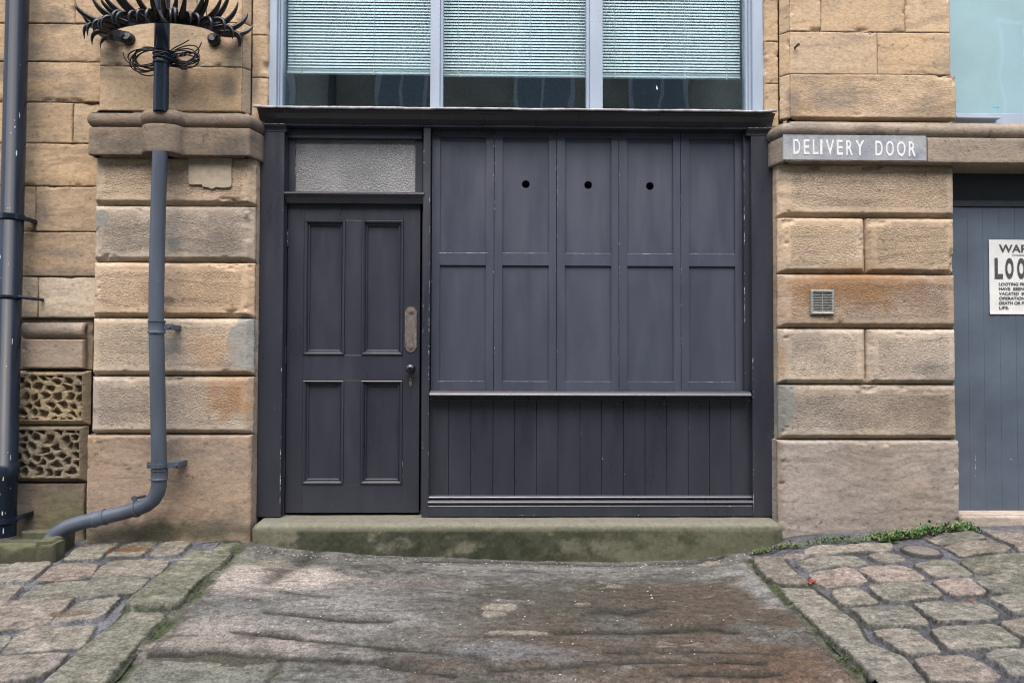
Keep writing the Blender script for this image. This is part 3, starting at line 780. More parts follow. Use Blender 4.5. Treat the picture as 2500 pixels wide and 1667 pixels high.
# ---- plank door under the lintel -------------------------------------------
mb = MB()
zt, zb0 = WZ(506, YD, 2420), WZ(1254, YD, 2420)
gx = [xd0-.02, WX(2365, YD), WX(2402.6, YD), WX(2442, YD), WX(2481, YD)]
stp = gx[-1]-gx[-2]
while gx[-1] < xd1: gx.append(gx[-1]+stp)
for k in range(len(gx)-1):
    mb.box(gx[k]+.0006, gx[k+1]-.0006, YD+rng.uniform(0, .0005), YD+.03, zb0, zt)
mb.box(xd0-.02, xd1, YD+.025, YD+.04, zb0, zt, 1)
mb.chips('v', WX(2378, YD), WZ(1180, YD), WZ(1075, YD), YD-.0012, 16, 2, 3, .003, .02)
mb.chips('v', WX(2464, YD), WZ(1125, YD), WZ(1112, YD), YD-.0012, 3, 2, 4, .006, .012)
DOOR2 = mb.build('plank_door', [M_GATE, M_DARK, M_CHIP], BLD)
mb = MB(); mb.box(xd0-.02, xd1, YD-.012, YD+.05, WZ(505, YD, 2420), WZ(491, YD, 2420)); mb.build('head_rail', M_GATED, DOOR2, .002)
mb = MB(); mb.box(xd0-.02, xd1, YD+.05, YD+.08, WZ(490, YD, 2420), ZLINT0+.02); mb.build('header_panel', M_GATED, DOOR2)
gm = GM(); stone_quad(gm, WX(2335, .02), 4.2, WZ(1296, .0, 2440)-.2, WZ(1257, .03, 2440), .015, seed=870, tint=GREY*1.1, soot=.3, ch=(.01, .01, .0, .01), dep=.01, back=.2, rough=.004)
gm.build('threshold', M_STONE, BLD)

# ================================================================== TIMBER SHOPFRONT
YP = .085           # pilaster face
YS = .155           # shutter face
YDR = .150          # door face
ZB = WZ(1262, YP)   # foot of the joinery
SF = empty('timber_shopfront', ((WX(1260, YP)), YP, ZB), 'charcoal painted timber shopfront with panelled door and five tall shutters', 'shopfront')
def X_(px, Y=YP, py=780): return WX(px, Y, py)
def Z_(py, Y=YP): return WZ(py, Y, 1250)
ZF0 = Z_(312)       # underside of fascia
# pilasters
for (a, b, sd) in ((632, 690, 1), (1836, 1887.5, -1)):
    mb = MB(); xa, xb = X_(a), X_(b)
    mb.box(xa, xb, YP, YP+.2, ZB+.002, ZF0)
    e = xb if sd > 0 else xa
    mb.chips('v', e-.004*sd, ZB+.02, ZB+1.0, YP-.001, 34, 1, 3+sd, .003, .02)
    mb.chips('v', (xa+.004) if sd > 0 else xb-.004, ZB+.1, ZF0-.1, YP-.001, 26, 1, 9+sd, .0016, .008)
    pl = mb.build('pilaster', [M_TIMBER, M_CHIP], SF, .003)
    ca, cb = (X_(630, YP-.02, 310), X_(697, YP-.02, 310)) if sd > 0 else (X_(1825, YP-.02, 320), X_(1890, YP-.02, 320))
    mb = MB(); zt = Z_(307, YP-.02)
    prof = [(YP+.05, zt), (YP-.026, zt), (YP-.028, zt-.006), (YP-.022, zt-.014), (YP-.010, zt-.022), (YP-.003, zt-.038), (YP-.003, zt-.046), (YP+.05, zt-.046)]
    mb.prism(prof, ca, cb)
    mb.chips('h', zt-.003, ca+.004, cb-.004, YP-.0295, 26, 1, 21+sd, .003, .02)
    mb.build('capital', [M_TIMBER, M_CHIP], pl, .0015)
# fascia, raked back under a dressed metal flashing
fx0, fx1 = X_(634, YP-.01, 290), X_(1886, YP-.01, 290)
zt = Z_(272, YP-.05)
mb = MB()
mb.prism([(YP+.17, zt), (YP-.058, zt), (YP-.056, zt-.006), (YP-.036, zt-.018), (YP-.012, zt-.044), (YP+.0, zt-.072), (YP-.004, ZF0+.012), (YP-.004, ZF0), (YP+.17, ZF0)], fx0, fx1)
mb.chips('h', ZF0+.004, fx0+.3, fx1-.1, YP-.0055, 30, 1, 31, .0016, .008)
FAS = mb.build('fascia', [M_TIMBER, M_CHIP], SF, .002)
cx0, cx1 = X_(621, YP-.07, 270), X_(1893, YP-.07, 270)
n = 160; xs = np.linspace(cx0, cx1, n)
sag = .0018*fbm(xs*7, xs*0, o=3, s=5)+.0007*vn(xs*40, xs*0, s=2)
sag[:3] += .004; sag[-6:] += np.linspace(0, .006, 6)
lip = -.012+.004*fbm(xs*11, xs*0+3, o=3, s=9)
mb = MB(); prof = [(YP+.175, .016), (YP-.02, .010), (YP-.086, .005), (YP-.094, .001), (YP-.093, None), (YP-.086, None), (YP-.08, -.001), (YP-.02, .003), (YP+.175, .004)]
vs = []
for k in range(n):
    for (yy, dz_) in prof:
        vs.append((xs[k], yy+.003*math.sin(xs[k]*9)*(yy < YP), zt+.004+sag[k]+(dz_ if dz_ is not None else lip[k])))
q = len(prof); fs = [(k*q+j, k*q+(j+1) % q, (k+1)*q+(j+1) % q, (k+1)*q+j) for k in range(n-1) for j in range(q)]
mb.add(vs, fs, 0, True); mb.add(vs[:q], [tuple(range(q))]); mb.add(vs[-q:], [tuple(range(q-1, -1, -1))])
mb.build('flashing', M_LEAD, FAS)

# door frame (linings either side and over the fanlight)
dx0, dx1 = X_(700, YDR, 870), X_(1024.5, YDR, 870)
dz0, dz1 = WZ(1251, YDR), WZ(500.5, YDR)
mb = MB()
mb.box(X_(690), dx0-.004, YP+.045, YP+.2, ZB+.001, ZF0-.001)
mb.box(dx1+.010, X_(1035.5, YP), YP+.075, YP+.2, ZB+.001, ZF0-.001)
mb.box(dx0-.004, dx1+.010, YP+.14, YP+.2, WZ(486, YP+.14), WZ(470, YP+.14))
mb.box(dx0-.004, dx1+.010, YP+.05, YP+.2, WZ(341, YP+.05), ZF0-.001)
mb.build('door_frame', M_TIMBER, SF, .002)
# fanlight
mb = MB(); YF = YP+.085
gx0, gx1, gz0, gz1 = X_(722, YF, 400), X_(1014.5, YF, 400), WZ(471, YF), WZ(341, YF)
mb.box(dx0-.004, gx0, YF-.012, YF+.05, gz0-.02, gz1+.03); mb.box(gx1, dx1+.010, YF-.012, YF+.05, gz0-.02, gz1+.03)
mb.box(gx0, gx1, YF-.012, YF+.05, gz1, gz1+.03); mb.box(gx0, gx1, YF-.012, YF+.05, gz0-.02, gz0)
mb.chips('v', gx0+.001, gz0+.05, gz1, YF-.0135, 16, 1, 51, .0015, .02)
FL = mb.build('fanlight', [M_TIMBER, M_CHIP], SF, .002)
mb = MB(); mb.box(gx0-.005, gx1+.005, YF, YF+.006, gz0-.005, gz1+.005); mb.build('obscured_pane', M_FROST, FL)
# transom rail
za, zb = WZ(473, YP), WZ(498.5, YP+.02)
mb = MB(); mb.prism([(YP+.16, za+.012), (YP+.05, za+.010), (YP+.012, za+.008), (YP+.002, za+.002), (YP-.006, za-.007), (YP+.0, za-.014), (YP+.012, za-.024), (YP+.018, za-.04), (YP+.022, za-.045), (YP+.03, zb), (YP+.16, zb)], X_(691), X_(1034))
mb.chips('h', za-.004, X_(700), X_(1020), YP-.0075, 12, 1, 61, .0012, .008)
mb.build('transom_rail', [M_TIMBER, M_CHIP], SF, .0012)
# door
DOORROOT = None
t_ = YDR
pan = [(741, 842.5, 540, 868), (883, 985.5, 541, 869), (738.5, 838.5, 929, 1182), (880, 981.5, 929.5, 1183)]
px_ = [(X_(a, t_, (c+d)/2), X_(b, t_, (c+d)/2), WZ(d, t_), WZ(c, t_)) for a, b, c, d in pan]
L1, L2 = (px_[0][0]+px_[2][0])/2, (px_[0][1]+px_[2][1])/2; R1, R2 = (px_[1][0]+px_[3][0])/2, (px_[1][1]+px_[3][1])/2
zu1, zu0, zl1, zl0 = px_[0][3], px_[0][2], px_[2][3], px_[2][2]
mb = MB(); th_ = .044
mb.box(dx0, L1, t_, t_+th_, dz0, dz1); mb.box(R2, dx1, t_, t_+th_, dz0, dz1)
for (a, b) in ((dz0, zl0), (zl1, zu0), (zu1, dz1)): mb.box(L1, R2, t_+.0006, t_+th_, a, b)
for (a, b) in ((zl0, zl1), (zu0, zu1)): mb.box(L2, R1, t_+.0010, t_+th_, a, b)
mb.chips('v', R2+.002, dz0+.02, dz0+.35, t_-.001, 9, 1, 71, .0022, .02)
mb.chips('h', dz0+.05, L1, R2, t_-.0006, 10, 1, 72, .0016, .003)
DOOR = mb.build('door', [M_TIMBER, M_CHIP], SF, .0018)
for (a, b, z0, z1) in ((L1, L2, zu0, zu1), (R1, R2, zu0, zu1), (L1, L2, zl0, zl1), (R1, R2, zl0, zl1)):
    mb = MB()
    # bolection mould: nested frames
    rings = [(0.0, .004), (0.002, -.006), (.006, -.009), (.011, -.008), (.017, -.001), (.022, .008), (.0235, .013), (.026, .009), (.030, .010), (.034, .015), (.036, .024)]
    vs = []
    for d, dy in rings: vs += [(a+d, t_+dy, z0+d), (b-d, t_+dy, z0+d), (b-d, t_+dy, z1-d), (a+d, t_+dy, z1-d)]
    fs = []
    for r_ in range(len(rings)-1):
        for k in range(4): fs.append((r_*4+k, r_*4+(k+1) % 4, (r_+1)*4+(k+1) % 4, (r_+1)*4+k))
    k = (len(rings)-1)*4; fs.append((k, k+1, k+2, k+3))
    mb.add(vs, fs)
    mb.build('door_panel', M_TIMBER, DOOR)
# push plate
px0, pz0, pz1 = X_(1003.3, t_, 800), WZ(860, t_), WZ(749, t_); hw = .0385
mb = MB(); out = []
mz = (pz0+pz1)/2; hh = (pz1-pz0)/2
half = [(hw, 0), (hw, hh-.034), (hw+.003, hh-.032), (hw+.002, hh-.029), (hw-.006, hh-.028)]
for a in np.linspace(R(15), R(90), 8): half.append(((hw-.004)*math.cos(a), hh-.034+.034*math.sin(a)))
q1 = half; q2 = [(-x, z) for x, z in reversed(half[:-1])]; top = q1+q2
bot = [(x, -z) for x, z in reversed(top[1:-1])]
outl = [(px0+x, mz+z) for x, z in top+bot]
n = len(outl)
vs = [(x, t_-.005, z) for x, z in outl]+[(x, t_+.001, z) for x, z in outl]
mb.add(vs, [tuple(reversed(range(n)))]+[(i, (i+1) % n, n+(i+1) % n, n+i) for i in range(n)])
for s_ in (1, -1): mb.box(px0+s_*(hw-.005)-.0015, px0+s_*(hw-.005)+.0015, t_-.0072, t_-.004, mz-hh+.04, mz+hh-.045)
for zc_ in (mz+hh-.032, mz-hh+.03):
    for rr, oo in ((.021, .0075), (.012, .011), (.006, .014)):
        mb.tube([(px0, t_-.004, zc_), (px0, t_-oo, zc_)], [rr, rr*.85], 20)
mb.build('push_plate', M_RUST, DOOR)
# knob
kx, kz = X_(1001.5, t_-.05, 901), WZ(901, t_-.05)
mb = MB(); mb.tube([(kx, t_, kz), (kx, t_-.006, kz), (kx, t_-.007, kz), (kx, t_-.03, kz), (kx, t_-.034, kz), (kx, t_-.045, kz), (kx, t_-.056, kz), (kx, t_-.063, kz)],
                   [.028, .026, .012, .010, .022, .031, .027, .014], 10, smooth=False)
mb.build('door_knob', M_KNOB, DOOR)
ex, ez = X_(1002.5, t_, 934), WZ(934, t_)
mb = MB(); mb.tube([(ex, t_, ez+.021), (ex, t_-.006, ez+.021)], [.009, .007], 14)
o_ = [(ex+.010*math.sin(a)*(1 if math.cos(a) < .2 else .8), ez-.004+.021*math.cos(a)) for a in np.linspace(0, 2*math.pi, 17)[:-1]]
mb.add([(x, t_-.006, z) for x, z in o_]+[(x, t_+.001, z) for x, z in o_], [tuple(range(16))]+[(i, (i+1) % 16, 16+(i+1) % 16, 16+i) for i in range(16)])
mb.build('keyhole_cover', M_BRASS, DOOR)
for (ya, yb) in ((565, 605), (846, 888), (1123, 1163)):
    mb = MB(); hx = X_(700.5 if ya < 800 else 697.5, t_, 870); z0, z1 = WZ(yb, t_), WZ(ya, t_)
    mb.tube([(hx, t_-.006, z0), (hx, t_-.006, z1)], .006, 10); mb.box(hx, hx+.004, t_-.003, t_+.01, z0, z1)
    mb.chips('v', hx, z0, z1, t_-.0125, 5, 1, ya, .0015, .01)
    mb.build('hinge', [M_TIMBER, M_CHIP], DOOR)
# post between door and shutters
mb = MB(); xa, xb = X_(1031.5, YP), X_(1048.5, YP)
mb.box(xa, xb, YP+.005, YP+.2, ZB-.002, ZF0-.001)
mb.chips('v', xb-.003, ZB+.02, ZF0-.05, YP+.0042, 46, 1, 81, .0024, .022); mb.chips('v', xa+.003, ZB+.3, ZF0-.05, YP+.0042, 26, 1, 82, .003, .012)
mb.build('post', [M_TIMBER, M_CHIP], SF, .002)
# shutters
bx = [1053, 1206, 1358.5, 1511, 1662.5, 1813]
bx = [X_(b, YS, 640) for b in bx]
sins = [(1073.5, 1186), (1226.5, 1340), (1379.5, 1492.5), (1531.5, 1644), (1682.5, 1795)]
holes = [None, (1283.5, 451), (1436, 452), (1586.7, 453.5), None]
sz1, sz0 = ZF0, WZ(951, YS)
u1, u0_, l1, l0 = WZ(336, YS), WZ(617.5, YS), WZ(648, YS), WZ(930.5, YS)
for i in range(5):
    mb = MB(); a, b = bx[i]+.0016, bx[i+1]-.0016; yo = YS+[0, .001, .0, .0015, .0005][i]
    pa, pb = X_(sins[i][0], YS, 640), X_(sins[i][1], YS, 640)
    mb.box(a, pa, yo, yo+.036, sz0, sz1); mb.box(pb, b, yo, yo+.036, sz0, sz1)
    for z0, z1 in ((sz0, l0), (l1, u0_), (u1, sz1)): mb.box(pa, pb, yo+.0005, yo+.036, z0, z1)
    mb.chips('h', u0_-.002, pa+.003, pb-.003, yo-.0008, 10, 1, 90+i, .0010, .05)
    mb.chips('h', l0-.002, pa+.003, pb-.003, yo-.0008, 14, 1, 190+i, .0012, .06)
    mb.chips('v', a+.0025, sz0+.02, sz1-.1, yo-.0008, 26 if i else 8, 1, 290+i, .0016, .012)
    mb.chips('v', b-.0025, sz0+.02, sz1-.1, yo-.0008, 14, 1, 390+i, .0014, .012)
    S = mb.build('shutter', [M_SHUT, M_CHIP], SF, .0015)
    for (z0, z1, up) in ((u0_, u1, True), (l0, l1, False)):
        mb = MB(); yy = yo+.014
        if up and holes[i]:
            hx, hz = X_(holes[i][0], yy, 452), WZ(holes[i][1], yy, 1440); r_ = .0255; N = 48
            ang = [2*math.pi*k/N for k in range(N)]
            vi = [(hx+r_*math.cos(a_), yy, hz+r_*math.sin(a_)) for a_ in ang]
            vo = []
            for a_ in ang:
                cx_, sx_ = math.cos(a_), math.sin(a_)
                ts = []
                if abs(cx_) > 1e-9: ts.append(((pb+.004 if cx_ > 0 else pa-.004)-hx)/cx_)
                if abs(sx_) > 1e-9: ts.append(((z1+.004 if sx_ > 0 else z0-.004)-hz)/sx_)
                t = min(ts); vo.append((hx+t*cx_, yy, hz+t*sx_))
            # corner points
            for cxn, czn in ((pb+.004, z1+.004), (pa-.004, z1+.004), (pa-.004, z0-.004), (pb+.004, z0-.004)):
                a_ = math.atan2(czn-hz, cxn-hx) % (2*math.pi); k = int(round(a_/(2*math.pi/N))) % N
                vo[k] = (cxn, yy, czn)
            vb = [(x, yy+.018, z) for x, _, z in vi]
            mb.add(vi+vo+vb, [(k, N+k, N+(k+1) % N, (k+1) % N) for k in range(N)]+[(k, (k+1) % N, 2*N+(k+1) % N, 2*N+k) for k in range(N)])
        else:
            mb.box(pa-.004, pb+.004, yy, yy+.018, z0-.004, z1+.004)
        mb.build('shutter_panel', M_SHUT, S)
# strip between last shutter and right pilaster
mb = MB(); mb.box(X_(1816.5, YS-.03), X_(1837), YS-.035, YS+.06, sz0, ZF0-.001)
mb.chips('v', X_(1817.5, YS-.03), sz0, sz1-.05, YS-.036, 60, 1, 480, .0024, .03)
mb.build('edge_strip', [M_TIMBER, M_CHIP], SF, .002)
# sill
mb = MB(); za = WZ(960, YP-.02); zb = WZ(977, YP)
mb.prism([(YS+.06, za+.020), (YS+.0, za+.019), (YP-.006, za+.016), (YP-.018, za+.013), (YP-.028, za+.007), (YP-.036, za-.001), (YP-.041, za-.010), (YP-.040, za-.015), (YP-.030, za-.020), (YP-.012, za-.028), (YP+.0, za-.036), (YP-.003, za-.040), (YP-.003, za-.044), (YP+.008, zb-.003), (YS+.06, zb-.003)], X_(1049, YP-.03, 960), X_(1833, YP-.03, 960))
mb.chips('h', za-.010, X_(1050), X_(1830), YP-.0418, 26, 1, 500, .002, .012)
mb.build('sill', [M_TIMBER, M_CHIP], SF, .0015)
# boarded stall riser
mb = MB(); YR_ = YP+.045
g_ = [1047, 1095, 1149, 1203, 1256, 1309, 1362, 1415.7, 1468.6, 1521.6, 1574.5, 1627.5, 1680, 1732, 1784, 1836]
g_ = [X_(q, YR_, 1095) for q in g_]
zs0, zs1 = WZ(1216, YR_), WZ(974, YR_)
for k in range(len(g_)-1):
    a, b = g_[k], g_[k+1]; yo = YR_+rng.uniform(0, .0018)
    mb.prism([(a+.0004, yo+.006), (a+.0034, yo), (b-.001, yo), (b-.0002, yo+.003), (b-.0002, yo+.02), (a+.0004, yo+.02)], zs0, zs1, axis='z')
mb.box(g_[0], g_[-1], YR_+.019, YR_+.03, zs0, zs1, 2)
mb.chips('v', g_[-1]-.006, zs0, zs1, YR_-.0015, 60, 1, 520, .0018, .02)
for k in range(1, 15): mb.chips('v', g_[k]+.006, zs0+.02, zs1-.02, YR_-.0012, 3, 1, 540+k, .0014, .006)
mb.chips('h', zs1-.03, g_[8], g_[11], YR_-.0012, 8, 1, 580, .0012, .012)
SR = mb.build('stall_riser', [M_TIMBER, M_CHIP, M_DARK], SF)
za = WZ(1213, YP+.01)
mb = MB(); y0 = YP+.012
mb.prism([(YR_+.03, za+.009), (YR_-.004, za+.008), (y0+.006, za+.003), (y0+.001, za-.004), (y0, za-.010), (y0+.012, za-.014), (y0+.012, za-.016), (y0+.002, za-.019), (y0-.008, za-.025), (y0-.013, za-.034), (y0-.010, za-.042), (y0+.003, za-.046), (y0+.004, za-.048), (y0-.002, za-.052), (y0-.006, za-.057), (y0-.008, ZB+.004), (YR_+.03, ZB+.004)], X_(1046.5), X_(1836.5))
mb.chips('h', za-.057, X_(1050), X_(1830), y0-.0088, 8, 1, 600, .001, .014); mb.chips('h', ZB+.012, X_(1200), X_(1830), y0-.009, 22, 1, 601, .003, .006)
mb.build('skirting', [M_TIMBER, M_CHIP], SR, .001)

# ================================================================== DOORSTEP
gm = GM()
STEP_COL = np.array([.15, .148, .105])
x0, x1 = WX(613, -.06, 1300), WX(1913, -.06, 1300)
zt = ZB-.004
nx = 520; prof = []
for y in np.linspace(.30, -.03, 18): prof.append((y, zt-.006*max(0, (.1-y)/.15)))
for a in np.linspace(R(80), R(0), 7): prof.append((-.034-.022*math.cos(a), zt-.036+.024*math.sin(a)))
for z in np.linspace(zt-.045, zt-.55, 44): prof.append((-.058, z))
prof = np.array(prof); xs = np.linspace(x0, x1, nx)
Xg = xs[:, None].repeat(len(prof), 1); Yg = prof[None, :, 0].repeat(nx, 0).copy(); Zg = prof[None, :, 1].repeat(nx, 0).copy()
e = np.minimum(Xg-x0, x1-Xg); Yg += .02*sst(.03, 0, e)*(Yg < 0); Zg -= .02*sst(.03, 0, e)*(Zg > zt-.03)
Yg += .004*fbm(Xg*8, Zg*8, o=4, s=33)+.002*fbm(Xg*40, Zg*40, o=3, s=34); Zg += .0035*fbm(Xg*5, Yg*6, o=4, s=35)
c = np.ones(Xg.shape+(3,))*STEP_COL*(1+.25*fbm(Xg*5, Zg*9+Yg*5, o=5, s=36))[..., None]
c = mixc(c, np.array([.185, .18, .14]), sst(zt-.032, zt-.008, Zg)*(.8+.3*fbm(Xg*20, Yg*30, o=3, s=39)))
u = (Xg-x0)/(x1-x0)
alg = sst(-.14, .20, fbm(Xg*4.5, Zg*7, o=7, s=37, g=.66)+.28*sst(.05, .2, u)-.42*sst(.6, .8, u)-.30*sst(.12, 0, u))*sst(zt-.03, zt-.06, Zg)
c = mixc(c, np.array([.020, .026, .012]), alg*(.80+.35*fbm(Xg*14, Zg*20, o=5, s=44, g=.7)).clip(0, .95))
c = mixc(c, np.array([.14, .132, .095]), sst(.05, .45, fbm(Xg*9, Zg*9+7, o=6, s=38, g=.7))*.35*sst(zt-.09, zt-.2, Zg))
c = mixc(c, np.array([.095, .10, .055]), sst(.45, .85, u)*.6*sst(zt-.03, zt-.06, Zg))
gm.grid(np.stack([Xg, Yg, Zg], -1), c, np.full(Xg.shape, .15), flip=True)
for k in (0, -1):
    E = np.stack([Xg, Yg, Zg], -1)[k]; tt = np.linspace(0, 1, 2)
    B = np.stack([E, E*np.array([1, 0, 1])+np.array([0, .3, 0])]); gm.grid(B, np.ones(B.shape)*STEP_COL, np.zeros(B.shape[:2]), flip=(k == -1))
st = gm.build('doorstep', M_STEP)
tag(st, 'long green stained stone doorstep below the charcoal shopfront', 'doorstep')

# ================================================================== PIPES
def pipe_pts(lst, Y): return [W(a, b, Y) for a, b in lst]
YPL = -.01
PL = empty('drainpipe', tuple(W(10, 1325, YPL)), 'thick black drainpipe with white paint chips beside the carved stone panels', 'drainpipe', 'drainpipes on the stone front')
mb = MB(); top = W(43, 0, YPL); bot = W(10, 1300, YPL)
dirn = (top-bot)/np.linalg.norm(top-bot)
P0 = bot-dirn*.02; P1 = top+dirn*1.0
pr = .0615
mb.tube([P0, P0+dirn*.35, P0+dirn*.36, P0+dirn*.44, P0+dirn*.445, P1], [pr*1.02, pr*1.02, pr*1.14, pr*1.14, pr, pr], 40)
rg = random.Random(8)
for _ in range(46):      # flaked white spots
    q = W(rg.uniform(5, 40), 0, YPL); t = rg.choice([rg.uniform(0, .4), rg.uniform(.3, 2.6)])
    c_ = P0+dirn*t; a = rg.uniform(R(200), R(330)); rad = pr*(1.03 if t < .35 else 1.16 if t < .45 else 1.01)
    w_, h_ = rg.uniform(.001, .004), rg.uniform(.002, .02)*(.4 if rg.random() < .6 else 1)
    vs = []
    for k in range(6):
        b_ = 2*math.pi*k/6; aa = a+w_/pr*math.cos(b_)*rg.uniform(.6, 1.2)
        vs.append(c_+np.array([math.cos(aa)*rad, math.sin(aa)*rad, 0])+dirn*h_*math.sin(b_))
    mb.add(vs, [tuple(range(6))], 1)
mb.build('pipe', [M_PIPED, M_CHIP], PL)
for (py, xx, kind) in ((531, 68, 0), (725, 79, 1), (1268, 58, 2)):
    c_ = W(20, py, YPL); tt = (c_[2]-P0[2])/dirn[2]; c_ = P0+dirn*tt
    ex = W(xx, py+(4 if kind < 2 else -10), YPL+.02)
    mb = MB()
    mb.tube([c_-dirn*(.016 if kind != 1 else .008), c_+dirn*(.016 if kind != 1 else .008)], pr+.008, 40)
    if kind == 1: mb.tube([c_+np.array([pr, -.02, 0]), ex+np.array([0, -.005, 0]), ex+np.array([.004, .09, 0])], .010, 10)
    else:
        e0 = c_+np.array([pr-.01, 0, 0])
        mb.add([e0+(0, -.008, -.016), ex+(0, -.008, -.014), ex+(0, -.008, .010), e0+(0, -.008, .016), e0+(0, .11, -.016), ex+(0, .11, -.014), ex+(0, .11, .010), e0+(0, .11, .016)],
               [(0, 1, 2, 3), (7, 6, 5, 4), (0, 4, 5, 1), (1, 5, 6, 2), (2, 6, 7, 3), (3, 7, 4, 0)])
    mb.build('bracket', M_PIPED, PL, .002)

YPM = -.135
PM = empty('drainpipe', tuple(W(128, 1318, YPM)), 'blue grey drainpipe bending into the mossy drain, black above the stone cornice', 'drainpipe', 'drainpipes on the stone front')
rp = .0425
mb = MB(); a = W(397, 0, YPM); b = W(393, 262, YPM); d = (a-b)/np.linalg.norm(a-b)
mb.tube([b-d*.03, a+d*1.0], rp, 32)
mb.build('upper_pipe', M_PIPED, PM)
mb = MB()
pl = [(391, 372), (389, 420), (385, 560), (382, 700), (381.5, 790), (384, 900), (386, 1010), (388, 1100), (388.5, 1165)]
main = pipe_pts(pl, YPM)
bend = pipe_pts([(388, 1185), (384, 1203), (374, 1220), (358, 1232), (336, 1241)], YPM)
run = pipe_pts([(300, 1251), (270, 1258), (230, 1267), (195, 1275), (170, 1284), (150, 1296), (137, 1312), (130, 1330)], YPM)
for i, p in enumerate(run): p[1] = YPM-.012*i*.6
mb.tube(main+bend+run, rp, 32)
rg = random.Random(3)
mb.build('lower_pipe', M_PIPE, PM)
def collar(pts, half, rad, mat, name='collar', ear=None, rings=True):
    mb = MB(); c_, d_ = pts
    d_ = d_/np.linalg.norm(d_)
    if rings:
        mb.tube([c_-d_*half, c_-d_*half*.75, c_-d_*half*.7, c_+d_*half*.7, c_+d_*half*.75, c_+d_*half], [rad*1.16, rad*1.16, rad*1.08, rad*1.08, rad*1.16, rad*1.16], 32)
    else: mb.tube([c_-d_*half, c_+d_*half], rad, 32)
    if ear:
        for s_, L_ in ear:
            xa = c_[0]+s_*rad*.9; xb = c_[0]+s_*(rad+L_)
            mb.box(min(xa, xb), max(xa, xb), c_[1]-.006, c_[1]+.012, c_[2]-.018, c_[2]+.018)
            mb.box(min(xa, xb)+.01, max(xa, xb)-.01, c_[1]+.012, .015, c_[2]-.014, c_[2]+.014)
            xm = xb-s_*.016
            mb.tube([(xm, c_[1]-.006, c_[2]), (xm, c_[1]-.018, c_[2])], [.011, .009], 8, smooth=False)
    return mb.build(name, mat, PM, .001)
vert = np.array([0, 0, 1.])
collar((W(395, 140, YPM), vert), .043, rp, M_PIPED, 'collar', [(1, .05)])
collar((W(382.5, 798, YPM), vert), .038, rp, M_PIPE, 'collar', [(1, .052)])
collar((W(388.5, 1135, YPM), vert), .012, rp*1.18, M_PIPE, 'strap', [(1, .07), (-1, .02)], False)
collar((W(389, 1158, YPM), vert), .030, rp*.98, M_PIPE, 'collar', None)
p = run[0]; q = run[1]
collar((run[0]*.1+bend[-1]*.9, bend[-1]-run[0]), .008, rp*1.16, M_PIPE, 'strap', None, False)
collar((run[2]*.6+run[1]*.4, run[1]-run[2]), .035, rp*.97, M_PIPE, 'collar', None)
mb = MB(); c_ = bend[-1]+np.array([-.02, .0, .06]); mb.tube([c_, c_+np.array([.0, .12, -.01])], .009, 10); mb.tube([c_+np.array([0, -.006, 0]), c_+np.array([0, .006, 0])], .016, 12); mb.tube([c_+np.array([.006, 0, -.005]), c_+np.array([.012, 0, -.03])], .007, 8)
mb.build('bolt', M_PIPE, PM)

# drain trough the pipe empties into
gm = GM()
def trough_block(x0, x1, y0, y1, z0, z1, seed):
    stone_quad(gm, x0, x1, z0, z1, y0, seed=seed, tint=np.array([.07, .068, .045]), soot=.35, ch=(.008, .012, 0, .012), dep=.01, back=y1-y0, rough=.005, step=.012, jointdark=False)
ta = G(140, 1385); tb = (W(172, 1310, -.1)[0], -.1)
zc_ = float(gz(ta[0], ta[1]))
T = empty('drain_trough', (ta[0]-.3, -.2, zc_), 'mossy stone drain trough beneath the mouth of the blue grey pipe', 'drain')
yfr = -.33; xR = W(133, 1360, yfr)[0]; ztop = W(60, 1327, yfr)[2]; zbt = W(60, 1395, yfr)[2]
trough_block(-4.2, xR, yfr, yfr+.075, zbt-.05, ztop, 901)
gm.build('front_wall', M_STEP, T); gm = GM()
xe = W(168, 1320, -.1)[0]
P = []
stone_quad(gm, xR-.012, xe-.01, zbt-.05, ztop+.012, yfr+.01, -.02, seed=903, tint=np.array([.085, .087, .055]), soot=.3, ch=(.01, 0, 0, .014), dep=.01, back=.07, rough=.004, jointdark=False)
gm.build('end_wall', M_STEP, T); gm = GM()
stone_quad(gm, W(50, 1300, .03)[0], W(125, 1300, .03)[0], -.5, W(80, 1297, .03)[2], .03, seed=905, tint=np.array([.10, .10, .07]), soot=.4, back=.06, rough=.004, jointdark=False)
gm.build('back_wall', M_STEP, T)
mb = MB(); mb.box(-4.2, xe, yfr+.07, .09, zbt-.05, zbt+.01); mb.build('floor', M_DARK, T)

# ================================================================== SPIKED GUARD
def Y3(px, py, Y): return W(px, py, Y)
zg = W(400, 88, 0)[2]
plan = [(309, .0), (287, -.02), (266, -.06), (258, -.11), (268, -.165), (298, -.215), (340, -.255), (388, -.27), (440, -.255), (485, -.22), (515, -.165), (531, -.10), (528, -.04), (519, .0)]
pp = np.array([(W(a, 95, y_)[0], y_+YU) for a, y_ in plan])
def spline(P, n):
    P = np.asarray(P); m_ = len(P); out = []
    for i in range(m_-1):
        p0, p1, p2, p3 = P[max(i-1, 0)], P[i], P[i+1], P[min(i+2, m_-1)]
        for t in np.linspace(0, 1, n, endpoint=False):
            out.append(.5*((2*p1)+(-p0+p2)*t+(2*p0-5*p1+4*p2-p3)*t*t+(-p0+3*p1-3*p2+p3)*t**3))
    out.append(P[-1]); return np.array(out)
band = spline(pp, 10)
SG = empty('spiked_guard', tuple(W(388, 100, YU)), 'black wrought iron anti-climb guard with curved spikes round the drainpipe', 'spiked guard')
mb = MB(); hb = .036
tg = np.gradient(band, axis=0); tg /= np.linalg.norm(tg, axis=1)[:, None]; nb = np.stack([tg[:, 1], -tg[:, 0]], 1)
vs = []
